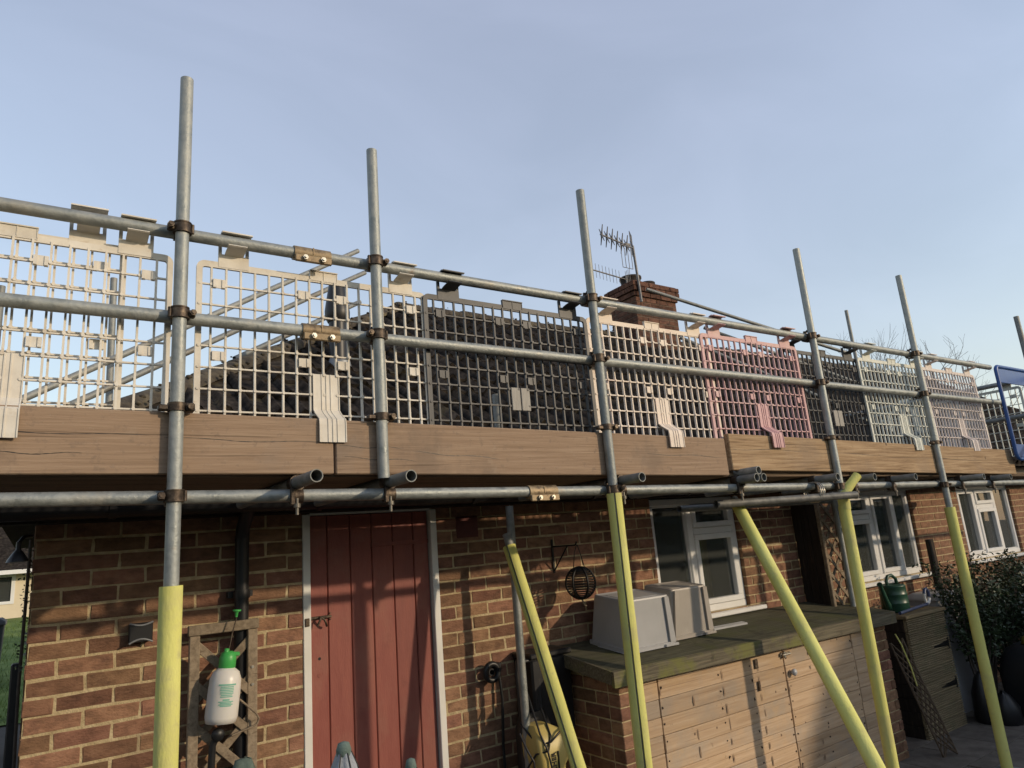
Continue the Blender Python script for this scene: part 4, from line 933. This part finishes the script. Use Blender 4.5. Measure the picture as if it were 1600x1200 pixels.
# pressure washer
pw = thing('pressure_washer', 'yellow and black pressure washer standing by the store', 'pressure washer', (2.46, 3.50, GZ))
def loft(secs, n_=8):
    """secs: (z, cx, cy, hx, hy, r) rounded rectangles stacked in z"""
    m_ = MB(); rings = []
    for (z, cx, cy, hx_, hy_, r_) in secs:
        o = []
        for (sx, sy, a0) in ((1, 1, 0), (-1, 1, 90), (-1, -1, 180), (1, -1, 270)):
            for k in range(5): a = R(a0+90*k/4); o.append((cx+sx*(hx_-r_)+r_*math.cos(a), cy+sy*(hy_-r_)+r_*math.sin(a), z))
        rings.append(o)
    nn = len(rings[0]); vs_ = sum(rings, [])
    m_.add(vs_, [(i*nn+k, i*nn+(k+1) % nn, (i+1)*nn+(k+1) % nn, (i+1)*nn+k) for i in range(len(rings)-1) for k in range(nn)], True)
    m_.add(rings[0], [list(range(nn))[::-1]]); m_.add(rings[-1], [list(range(nn))]); return m_
loft([(-.15, 2.47, 3.52, .10, .10, .03), (.15, 2.465, 3.52, .095, .10, .03), (.42, 2.46, 3.52, .085, .095, .03), (.47, 2.475, 3.52, .108, .10, .03), (.565, 2.475, 3.53, .11, .095, .03), (.60, 2.465, 3.54, .09, .08, .03), (.635, 2.44, 3.55, .05, .05, .03)]).build('front_shell', M['kyellow'], pw)
loft([(GZ+.002, 2.47, 3.56, .13, .15, .03), (-.16, 2.47, 3.56, .13, .15, .03), (-.14, 2.47, 3.57, .11, .12, .03)]).build('base', M['black'], pw)
loft([(-.14, 2.48, 3.645, .105, .04, .02), (.60, 2.48, 3.645, .11, .04, .02), (.68, 2.48, 3.645, .08, .03, .02)]).build('back_shell', M['black'], pw)
m_ = MB(); m_.path([(2.40, 3.64, .60), (2.40, 3.655, .9), (2.41, 3.66, .96), (2.54, 3.66, .96), (2.55, 3.655, .9), (2.55, 3.64, .60)], .013, 8); m_.build('handle', M['black'], pw)
m_ = MB()
for k in range(12): m_.box(2.567, 2.574, 3.418, 3.424, .56-.03*k, .57-.03*k)
for k in range(12): m_.bbox(2.548, 2.572, 3.4175, 3.4225, .20+.03*k, .207+.03*k, .0005)
m_.build('vent_slots', M['black'], pw)
for k, pts in enumerate(([(2.36, 3.60, .70), (2.38, 3.46, .60), (2.44, 3.42, .615), (2.52, 3.42, .66), (2.58, 3.47, .67)], [(2.43, 3.60, .84), (2.39, 3.45, .66), (2.405, 3.41, .58), (2.43, 3.405, .45), (2.44, 3.41, .1), (2.45, 3.40, -.2)], [(2.50, 3.60, .80), (2.455, 3.44, .64), (2.41, 3.41, .575), (2.36, 3.46, .56), (2.33, 3.55, .45), (2.345, 3.50, .2)], [(2.32, 3.55, .66), (2.33, 3.50, .58), (2.35, 3.47, .52), (2.345, 3.47, .42), (2.365, 3.48, .35)])):
    MB().path([V(q)-V((0, 0, .055 if q[2] > .4 else 0)) for q in pts], .006, 8).build('cable', M['black'], pw)
def text(body, size, T, mt, parent, name='lettering', ext=.0006, bold=0):
    cu = bpy.data.curves.new(name, 'FONT'); cu.body = body; cu.size = size; cu.extrude = ext; cu.align_x = 'CENTER'; cu.align_y = 'CENTER'; cu.offset = bold
    tmp = bpy.data.objects.new(name, cu); C.objects.link(tmp); bpy.context.view_layer.update()
    me = bpy.data.meshes.new_from_object(tmp.evaluated_get(bpy.context.evaluated_depsgraph_get())); bpy.data.objects.remove(tmp)
    me.materials.clear(); return link(name, me, M[mt], parent, T)
Tt = Matrix.Translation((2.452, 3.4175, .415)) @ Matrix.Rotation(R(90), 4, 'X') @ Matrix.Rotation(R(90), 4, 'Z')
text('KÄRCHER', .040, Tt, 'black', pw, bold=.0012)
MB().bbox(2.478, 2.486, 3.4155, 3.4225, .33, .505, .0005).build('logo_bar', M['black'], pw)

# ---- trellis with sprayer left of the door
tr = thing('wall_trellis', 'narrow framed wooden trellis left of the red door', 'trellis', (.768, 3.77, GZ))
ty = 3.725
MB().bbox(.614, .66, ty-.012, ty+.018, GZ+.02, 1.345, .003).build('stile', M['trellis'], tr); MB().bbox(.878, .924, ty-.012, ty+.018, GZ+.02, 1.345, .003).build('stile', M['trellis'], tr)
MB().bbox(.608, .93, ty-.015, ty+.020, 1.347, 1.393, .003).build('top_rail', M['trellis'], tr)
for k in range(-2, 9):
    for s_ in (1, -1):
        zc = .28+.18*k; a = V((.64, 0, zc-.13*s_)); b_ = V((.90, 0, zc+.13*s_))
        if max(a.z, b_.z) > 1.40 or min(a.z, b_.z) < GZ+.02: continue
        d = (b_-a); L = d.length; an = math.atan2(d.z, d.x)
        T = Matrix.Translation(((a.x+b_.x)/2, ty+(.0085 if s_ > 0 else -.0035), zc)) @ Matrix.Rotation(-an, 4, 'Y')
        MB().bbox(-L/2, L/2, -.0055, .0055, -.019, .019, .002, T).build('slat', M['trellis'], tr)
for z in (1.17, 1.09): MB().tube((.90, ty-.013, z), (.90, ty-.018, z), .007, 8).build('screw', M['nut'], tr)
sp = thing('pump_sprayer', 'milky pump sprayer bottle with green cap hanging on the trellis', 'sprayer', (.74, 3.65, .95))
ts = Matrix.Translation((.742, 3.645, .955)) @ Matrix.Rotation(R(6), 4, 'Y')
m_ = MB(); m_.lathe([(.0, .012), (.03, .0), (.066, .004), (.072, .03), (.071, .15), (.069, .19), (.058, .222), (.040, .236), (.034, .24)], (0, 0, 0), 28, ts); m_.build('bottle', M['milky'], sp)
m_ = MB(); m_.lathe([(.034, .238), (.038, .242), (.037, .285), (.030, .305), (.020, .312), (0, .314)], (0, 0, 0), 24, ts); m_.bbox(.0, .05, -.012, .012, .290, .308, .004, ts); m_.lathe([(.010, .305), (.012, .325), (0, .327)], (-.012, -.01, 0), 10, ts); m_.build('cap', M['green'], sp)
m_ = MB(); m_.path([ts @ V((.0, 0, .31)), ts @ V((.01, .01, .40)), ts @ V((.022, .018, .462))], .003, 6); m_.build('wand', M['rust'], sp)
m_ = MB(); m_.lathe([(.006, .462), (.009, .485), (.020, .490), (.020, .496), (0, .497)], (.02, .018, 0), 12, ts); m_.build('nozzle', M['green'], sp)
m_ = MB()
for k, (z, w_) in enumerate(((.172, .078), (.163, .058), (.156, .060), (.149, .062), (.142, .058), (.135, .060), (.128, .050), (.121, .055), (.108, .03), (.100, .066), (.094, .05), (.088, .064), (.082, .05))):
    h_ = .0022 if k not in (0, 8) else .0035
    a0 = R(-92)-w_/.0726/2; nn = 10; o = []
    for q in range(nn+1): a = a0+w_/.0726*q/nn; o.append((math.cos(a)*.0728, math.sin(a)*.0728))
    vs_ = [ts @ V((x, y, z-h_)) for x, y in o]+[ts @ V((x, y, z+h_)) for x, y in o]; m_.add(vs_, [(q, q+1, nn+2+q, nn+1+q) for q in range(nn)], True)
m_.build('printed_lines', M['textgreen'], sp)
hn = thing('hose_gun', 'black hose spray gun on the trellis under the sprayer', 'hose gun', (.72, 3.66, .70))
MB().lathe([(.0, -.012), (.027, -.012), (.030, .0), (.027, .012), (0, .012)], (0, 0, 0), 18, Matrix.Translation((.735, 3.66, .905)) @ Matrix.Rotation(R(90), 4, 'X')).path([(.735, 3.67, .905), (.715, 3.675, .86), (.71, 3.675, .74), (.705, 3.68, .62)], .016, 10).build('body', M['black'], hn)
cv = MB().path([(.83, 3.66, 1.04), (.87, 3.65, 1.0), (.905, 3.655, .965), (.92, 3.67, .94), (.915, 3.68, .915), (.89, 3.68, .905), (.80, 3.68, .885)], .005, 6)
tag(cv.build('thin_cane', M['trellis']), 'thin bent cane poking out right of the trellis', 'cane')
# wall light
wl = thing('wall_light', 'small black half-curved wall light left of the tall upright', 'wall light', (.418, DW, 1.385))
MB().bbox(.369, .467, DW-.05, DW-.002, 1.345, 1.43, .004).build('housing', M['black'], wl)
MB().path([(.369+.098*k/8, DW-.052, 1.432-.012*math.sin(PI*k/8)) for k in range(9)], .005, 6).path([(.369+.098*k/8, DW-.052, 1.343+.016*math.sin(PI*k/8)) for k in range(9)], .005, 6).build('rim', M['lead'], wl)
# security lamp at the corner
sc_ = thing('corner_lamp', 'dark bell-shaped lamp at the left house corner', 'lamp', (-.1, 3.75, 1.75))
MB().lathe([(.042, 1.745), (.037, 1.757), (.020, 1.785), (.010, 1.797), (.010, 1.83)], (-.075, 3.72, 0), 18).build('shade', M['black'], sc_)
MB().path([(-.075, 3.72, 1.825), (-.06, 3.74, 1.85), (-.03, DW, 1.86)], .008, 8).build('arm', M['black'], sc_)
# black gate post and ivy beside the wall
tag(MB().bbox(-.075, -.035, 4.05, 4.12, GZ, 1.30, .006).build('gate_post', M['black']), 'black post beside the left wall corner', 'post')
def leaves(m_, c, n_, rad, size, flat=1.0, squash=(1, 1, 1)):
    for _ in range(n_):
        d = V((random.gauss(0, 1), random.gauss(0, 1), random.gauss(0, 1))).normalized()*rad*rnd(.25, 1)**.5; q = c+V((d.x*squash[0], d.y*squash[1], d.z*squash[2]))
        a = V((random.gauss(0, 1), random.gauss(0, 1), random.gauss(0, .6))).normalized(); b_ = a.cross(V((random.gauss(0, 1), random.gauss(0, 1), random.gauss(0, 1)))).normalized(); s_ = size*rnd(.6, 1.3)
        m_.add([q, q+a*s_*.5+b_*s_*.25, q+a*s_, q+a*s_*.5-b_*s_*.25], [(0, 1, 2, 3)])
iv = thing('ivy', 'dark ivy climbing the left corner of the house', 'ivy', (-.05, 4.0, GZ))
m_ = MB()
for k in range(14): leaves(m_, V((-.032+rnd(-.012, .012), 4.0+rnd(-.1, .2), 1.30+.038*k)), 14, .026, .016)
m_.build('leaves', M['leaf'], iv); MB().path([(-.035, 4.0, GZ), (-.03, 4.0, .6), (-.04, 4.02, 1.2), (-.035, 4.0, 1.85)], .008, 6).build('stem', M['twig'], iv)

# ---- closed parasols in front of the door
def parasol(x, y, z, r_, lab, cloth, cap_):
    t = thing('closed_parasol', lab, 'parasol', (x, y, GZ))
    m_ = MB(); nseg = 24; prof = [(.012, z), (.02, z-.012), (.035, z-.05), (.05, z-.12), (.062, z-.3), (.066, z-.6), (.055, z-.85)]
    vs_ = []
    for rr, zz in prof:
        for k in range(nseg): a = 2*PI*k/nseg; f_ = 1+.16*math.cos(6*a+zz*3); vs_.append((x+rr*r_*f_*math.cos(a), y+rr*r_*f_*math.sin(a), zz))
    m_.add(vs_, [(i*nseg+k, i*nseg+(k+1) % nseg, (i+1)*nseg+(k+1) % nseg, (i+1)*nseg+k) for i in range(len(prof)-1) for k in range(nseg)], True); m_.build('canopy', M[cloth], t)
    MB().lathe([(.022*r_, z-.022), (.024*r_, z-.006), (.018*r_, z+.012), (.006, z+.016), (0, z+.016)], (x, y, 0), 16).build('top_cap', M[cap_], t)
    MB().tube((x, y, GZ+.03), (x, y, z-.8), .018, 12).build('pole', M['galv_dull'], t); MB().lathe([(.22, GZ+.004), (.22, GZ+.04), (.05, GZ+.07), (.03, GZ+.15)], (x, y, 0), 20).build('base', M['black'], t)
    for k in range(3):
        a = -2.3+.9*k; MB().path([(x+pr_*r_*1.18*math.cos(a), y+pr_*r_*1.18*math.sin(a), zz) for pr_, zz in prof[1:6]], .002, 5).build('seam_cord', M['black'], t)
parasol(.80, 2.2, 1.094, .95, 'grey closed parasol top with green tip in front of the door planks', 'clothgrey', 'clothgreen')
parasol(1.018, 2.2, 1.00, .75, 'green parasol tip at the bottom edge under the brace shadow', 'clothgreen', 'clothgreen')
gl_ = MB(); gl_.lathe([(.0, .84), (.03, .835), (.045, .80), (.05, .72), (.04, .6)], (.80, 3.42, 0), 14)
for i, q in enumerate(gl_.v): gl_.v[i] = (q[0]+.012*math.sin(q[2]*40+i), q[1]+.01*math.cos(q[2]*33+i*2), q[2])
tag(gl_.build('garden_glove', M['clothgreen']), 'crumpled grey-green glove tip below the trellis', 'glove')

# ---- planter cupboard right of the store, watering can, tools
pc = thing('planter_cupboard', 'ribbed timber cupboard right of the pine store', 'cupboard', (6.6, 3.6, GZ))
px0, px1, py0, py1, pz = 6.25, 6.93, 3.35, 3.80, .775
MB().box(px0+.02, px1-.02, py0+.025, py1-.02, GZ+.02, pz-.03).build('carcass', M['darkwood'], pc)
MB().bbox(px0-.015, px1+.015, py0-.02, py1, pz-.03, pz, .005).build('top', M['ribwood'], pc)
for k in range(9):
    z = pz-.034-.1075*k; m_ = MB(); m_.bbox(px0, px1, py0+.008, py0+.024, z-.104, z, .002)
    for q in range(6): m_.bbox(px0+.002, px1-.002, py0-.008, py0+.0095, z-.0165-.0168*q, z-.005-.0168*q, .003)
    m_.build('ribbed_board', M['ribwood'], pc); MB().bbox(px0, px0+.018, py0+.026, py1-.02, z-.104, z, .003).build('side_board', M['darkwood'], pc)
for z in (.47, .14): MB().add([(6.62, py0-.003, z-.01), (6.88, py0-.003, z-.025), (6.88, py0-.003, z+.025), (6.62, py0-.003, z+.0), (6.62, py0-.008, z-.01), (6.88, py0-.008, z-.025), (6.88, py0-.008, z+.025), (6.62, py0-.008, z)], [(4, 5, 6, 7), (0, 4, 7, 3), (3, 7, 6, 2), (1, 2, 6, 5), (0, 1, 5, 4)]).bbox(6.88, 6.90, py0-.009, py0-.002, z-.05, z+.05, .001).build('strap_hinge', M['blackmetal'], pc)
wc = thing('watering_can', 'dark green plastic watering can on the ribbed cupboard', 'watering can', (6.5, 3.55, pz))
cx, cy = 6.505, 3.55
MB().lathe([(.0, pz+.002), (.112, pz+.002), (.117, pz+.012), (.116, pz+.075), (.119, pz+.080), (.115, pz+.086), (.114, pz+.15), (.117, pz+.155), (.113, pz+.161), (.112, pz+.22), (.115, pz+.226), (.108, pz+.235), (.07, pz+.246), (.065, pz+.215), (0, pz+.20)], (cx, cy, 0), 32).build('body', M['cangreen'], wc)
MB().path([(cx-.07, cy, pz+.235), (cx-.075, cy, pz+.275), (cx-.04, cy, pz+.315), (cx+.03, cy, pz+.32), (cx+.09, cy, pz+.285), (cx+.10, cy, pz+.23)], .015, 10).build('handle', M['cangreen'], wc)
MB().path([(cx-.10, cy, pz+.04), (cx-.15, cy-.01, pz+.10), (cx-.20, cy-.02, pz+.20), (cx-.225, cy-.025, pz+.245)], .02, 12, [.032, .024, .017, .015]).path([(cx-.222, cy-.025, pz+.24), (cx-.25, cy-.03, pz+.265)], .02, 12, [.016, .024]).build('spout', M['cangreen'], wc)
hg = thing('hose_wand', 'blue and white hose wand lying on the ribbed cupboard', 'hose wand', (6.7, 3.45, pz))
MB().path([(6.28, 3.40, pz+.018), (6.55, 3.43, pz+.022), (6.83, 3.45, pz+.028), (6.90, 3.455, pz+.036)], .014, 8).build('tube', M['bluegrip'], hg)
MB().path([(6.88, 3.455, pz+.03), (6.93, 3.46, pz+.045), (6.945, 3.46, pz+.075)], .017, 8).path([(6.87, 3.455, pz+.04), (6.86, 3.455, pz+.09), (6.87, 3.455, pz+.13)], .012, 8).build('grip_body', M['upvc'], hg)
MB().path([(6.865, 3.455, pz+.12), (6.885, 3.457, pz+.155), (6.925, 3.46, pz+.160), (6.95, 3.46, pz+.13), (6.952, 3.46, pz+.09)], .016, 8).build('trigger_loop', M['bluegrip'], hg)
tl = thing('leaning_trellis', 'folded brown trellis leaning between store and cupboard', 'trellis', (5.9, 3.2, GZ))
tO, tD, tW = V((5.80, 3.27, .62)), V((.10, -.20, -.85)), V((.10, -.05, .03))
for k in range(11):
    for s_ in (0, 1):
        a = tO+tD*(.085*k)+tW*(0 if s_ else 1)+V((0, -.004*s_, 0)); b_ = tO+tD*min(1, .085*k+.26)+tW*(1 if s_ else 0)+V((0, -.004*s_, 0))
        m_ = MB(); m_.tube(a, b_, .007, 4); m_.build('lath', M['oldlath'], tl)
for e_ in (0, 1): MB().tube(tO+tW*e_, tO+tD+tW*e_, .009, 6).build('edge_lath', M['oldlath'], tl)
gw = MB().path([(5.775, 3.20, .70), (5.80, 3.18, .62), (5.84, 3.16, .45), (5.86, 3.15, .30)], .006, 6); tag(gw.build('hose_length', M['foam']), 'short yellow green hose hanging at the store corner', 'hose')
gbx = thing('grey_container', 'pale grey plastic container behind the ribbed cupboard', 'container', (7.45, 3.65, GZ))
loft([(GZ+.002, 7.40, 3.64, .26, .14, .03), (.80, 7.42, 3.64, .28, .16, .03)]).build('body', M['tubgrey'], gbx); loft([(.801, 7.42, 3.64, .295, .175, .03), (.83, 7.42, 3.64, .295, .175, .03), (.86, 7.42, 3.64, .20, .12, .03)]).build('cover', M['tubgrey'], gbx)

# ---- dark post, narrow trellis arbour by the window
ar = thing('arbour', 'dark boarded arbour side with a narrow lattice between the windows', 'arbour', (5.7, 3.7, GZ))
for k in range(3): MB().bbox(5.60, 5.622, 3.605+.078*k, 3.68+.078*k, GZ, 1.86, .003).build('side_board', M['darkwood'], ar)
MB().bbox(5.60, 5.635, 3.57, 3.603, GZ, 1.86, .004).build('post', M['trellis'], ar); MB().bbox(5.86, 5.89, 3.57, 3.603, GZ, 1.86, .004).build('post', M['trellis'], ar)
for k in range(-1, 11):
    for s_ in (1, -1):
        zc = .30+.155*k; L = .34; T = Matrix.Translation((5.747, 3.583+.006*s_, zc)) @ Matrix.Rotation(-s_*R(45), 4, 'Y')
        if zc > 1.74: continue
        MB().bbox(-L/2, L/2, -.004, .004, -.015, .015, .001, T).build('slat', M['trellis'], ar)
tag(MB().bbox(7.50, 7.60, 3.62, 3.66, GZ, 1.36, .006).build('upright_plank', M['darkwood']), 'dark upright plank against the brick between far windows', 'plank')

# ---- shrubs at the right
def shrub(x, y, z1, rad, lab, mt, nl, leaf, name='shrub', lean=(0, 0)):
    t = thing(name, lab, 'shrub', (x, y, GZ), 'shrubs by the far window'); tips = []
    s_ = MB()
    for k in range(26):
        a = rnd(0, 2*PI); rr = rad*rnd(.2, 1); e_ = V((x+math.cos(a)*rr+lean[0], y+math.sin(a)*rr*.6+lean[1], GZ+(z1-GZ)*rnd(.45, 1)))
        b_ = V((x+rnd(-.06, .06), y+rnd(-.05, .05), GZ)); mid = (b_+e_)/2+V((rnd(-.08, .08), rnd(-.05, .05), rnd(.0, .15)))
        s_.path([b_, mid, e_], .006, 5, [.012, .007, .003]); tips += [lerp(mid, e_, t_) for t_ in (.2, .5, .75, 1)]
        for q in range(2): e2 = e_+V((rnd(-.15, .15), rnd(-.1, .1), rnd(-.02, .16))); s_.path([lerp(mid, e_, .5), e2], .003, 4, [.004, .002]); tips += [e2, lerp(mid, e2, .7)]
    s_.build('stems', M['twig'], t); m_ = MB()
    for q in tips: leaves(m_, q, nl, .075, leaf)
    m_.build('foliage', M[mt], t)
shrub(7.35, 3.30, 1.12, .34, 'dark leafy shrub touching the rightmost foam upright', 'leaf', 22, .042)
shrub(8.05, 3.35, 1.02, .42, 'dark shrub below the far window sill', 'leaf', 24, .042)
shrub(8.75, 3.30, 1.0, .45, 'dark shrub at the right picture edge', 'leaf', 24, .042)
shrub(8.15, 2.95, .80, .30, 'silvery leaved shrub in front of the dark shrubs', 'leafgrey', 6, .045)
shrub(9.6, 3.2, 1.1, .5, 'far dark shrub by the last window', 'leaf', 18, .042)
# covered barbecue and bucket in the shade
bq = thing('covered_barbecue', 'barbecue under a black cover in the dark right corner', 'barbecue', (7.6, 2.95, GZ))
loft([(GZ+.03, 7.62, 2.95, .30, .22, .05), (.15, 7.62, 2.95, .31, .23, .06), (.28, 7.62, 2.95, .29, .21, .08), (.36, 7.62, 2.97, .22, .16, .08), (.39, 7.62, 2.97, .16, .11, .08)]).build('cover', M['black'], bq)
tag(MB().lathe([(.075, .385), (.10, .40), (.085, .45), (.04, .48), (0, .485)], (7.55, 2.92, 0), 18).build('yellow_bowl', mat('shade_darkened_yellow', [(.14, .12, .02), (.20, .17, .03)], 6, .6)), 'shade-darkened yellow bowl upside down on the covered barbecue', 'bowl')  # yellow darkened in the material to stand for the corner's shade
bk = thing('black_bags', 'black plastic sacks slumped beside the ribbed cupboard', 'sacks', (7.1, 3.2, GZ))
for (x, y, r_, h_) in ((7.08, 3.22, .11, .45), (7.12, 3.08, .10, .30)):
    m_ = MB(); m_.lathe([(r_*.8, GZ+.005), (r_*1.1, GZ+.08), (r_, GZ+h_*.6), (r_*.5, GZ+h_*.9), (r_*.15, GZ+h_), (0, GZ+h_)], (x, y, 0), 16)
    for i, q in enumerate(m_.v): m_.v[i] = (q[0]+rnd(-.012, .012), q[1]+rnd(-.012, .012), max(GZ+.005, q[2]+rnd(-.01, .01)))
    m_.build('sack', M['black'], bk)

# ================================================================== far left: neighbour's bungalow, bin
nb_ = thing('cream_bungalow', 'cream rendered bungalow beyond the lawn at the left edge', 'house', (-3, 24, .8))
MB().box(-9, -1.3, 22.0, 22.3, .5, 1.98).box(-.45, 2.5, 22.0, 22.3, .5, 1.98).box(-1.3, -.45, 22.0, 22.3, .5, 1.20).box(-1.3, -.45, 22.0, 22.3, 1.93, 1.98).box(-9, 2.5, 22.3, 28, .5, 1.97).build('wall', M['render'], nb_)
MB().add([(-9.4, 21.6, 1.98), (2.9, 21.6, 1.98), (2.9, 25, 4.3), (-9.4, 25, 4.3), (-9.4, 28.4, 1.98), (2.9, 28.4, 1.98)], [(0, 1, 2, 3), (3, 2, 5, 4), (0, 3, 4), (1, 5, 2)]).build('roof', M['tile'], nb_)
MB().box(-9.4, 2.9, 21.55, 21.62, 1.92, 2.02).build('gutter', M['upvc'], nb_)
wf = MB(); wf.box(-1.3, -.45, 21.98, 22.06, 1.20, 1.27).box(-1.3, -.45, 21.98, 22.06, 1.86, 1.93).box(-1.3, -1.22, 21.98, 22.06, 1.27, 1.86).box(-.53, -.45, 21.98, 22.06, 1.27, 1.86)
wn = wf.build('window', M['upvc'], nb_); MB().box(-1.22, -.53, 22.02, 22.03, 1.27, 1.86).build('pane', M['glass'], wn)
wbn = thing('wheelie_bin', 'dark wheelie bin on the lawn at the left picture edge', 'bin', (-.62, 14.0, gh(-.6, 14)))
zb = gh(-.6, 14)+.02
loft([(zb+.04, -.64, 14.0, .22, .26, .04), (zb+.9, -.66, 14.0, .28, .33, .04)]).build('body', mat('bin_plastic', [(.018, .022, .028), (.03, .035, .042)], 5, .5), wbn)
loft([(zb+.901, -.66, 14.0, .30, .36, .04), (zb+.95, -.66, 14.0, .30, .36, .04), (zb+1.0, -.66, 14.0, .24, .28, .04)]).build('hinged_top', M['black'], wbn)
MB().tube((-.86, 14.30, zb+.10), (-.42, 14.30, zb+.10), .10, 16).build('wheel', M['black'], wbn)

# ================================================================== bare trees behind the roof
def tree(x, y, h, lab, seed):
    random.seed(seed); t = thing('bare_tree', lab, 'tree', (x, y, GZ), 'bare trees behind the roof'); tk = MB(); cr = MB()
    def grow(p, d, L, r_, lev):
        e_ = p+d*L; mid = (p+e_)/2+V((rnd(-1, 1), rnd(-1, 1), rnd(-.5, .5)))*L*.06
        (tk if lev < 2 else cr).path([p, mid, e_], r_, 6 if lev < 2 else 4, [r_, r_*.85, r_*.66], caps=False)
        if lev >= 7: return
        for k in range(2 if lev < 2 else random.choice((2, 2, 3))):
            ax = V((random.gauss(0, 1), random.gauss(0, 1), random.gauss(0, .3))).normalized(); nd = (d+ax*rnd(.35, .75)+V((0, 0, .10))).normalized()
            grow(e_ if k else lerp(mid, e_, .9), nd, L*rnd(.68, .86), r_*rnd(.55, .68), lev+1)
    grow(V((x, y, GZ)), V((0, 0, 1)), h*.26, h*.013, 0)
    tk.build('trunk', M['twig'], t); cr.build('crown', M['twig'], t)
tree(26.5, 12.6, 8.9, 'bare tree showing twigs over the right end of the roof', 3)
tree(24.0, 13.2, 8.1, 'bare tree left of the other one behind the roof', 11)
tree(31.0, 12.0, 8.0, 'bare tree furthest right behind the mesh guards', 21)

# ================================================================== unseen hedges added to cut sky light and cast shade, mirrored in the windows
random.seed(5)
def hedge(p0, p1, h0_, h1_, lab, thick=1.3):
    p0 = V((*p0, 0)); p1 = V((*p1, 0)); d = (p1-p0); L = d.length; d.normalize(); nr = V((-d.y, d.x, 0)); hd = thing('added_hedge', lab, 'hedge', (p0.x, p0.y, GZ), 'unseen hedges added for the light')
    nx_, nz_ = int(L/.6), 10; m_ = MB()
    for side in (-1, 1):
        vs_ = []
        for j in range(nz_+1):
            for i in range(nx_+1):
                hh = lerp(h0_, h1_, i/nx_)+.2*math.sin(i*.9)+rnd(-.12, .15); q = p0+d*(L*i/nx_)+nr*side*(thick/2*(1 if j < nz_ else .1)+rnd(-.15, .15)); vs_.append((q.x, q.y, GZ+hh*j/nz_))
        m_.add(vs_, [(j*(nx_+1)+i, j*(nx_+1)+i+1, (j+1)*(nx_+1)+i+1, (j+1)*(nx_+1)+i) for j in range(nz_) for i in range(nx_)])
    m_.build('hedge_mass', M['leaf'], hd); m_ = MB()
    for _ in range(int(L*14)):
        t = rnd(0, 1); q = p0+d*L*t+nr*rnd(-.7, .7)*thick; leaves(m_, V((q.x, q.y, GZ+lerp(h0_, h1_, t)*rnd(.1, 1.03))), 8, .25, .13)
    m_.build('leaves', M['leaf'], hd)
hedge((-22, -8.6), (12, -8.6), 3.2, 3.4, 'unseen hedge added opposite the house to cut sky light, mirrored in the window panes')
hedge((10.6, -4.7), (26, -3.5), 3.85, 4.6, 'tall unseen hedge added to shade the dark right corner')
hedge((-4.2, -8), (-4.2, 2.2), 3.0, 3.0, 'unseen hedge added along the left side to block sky light')
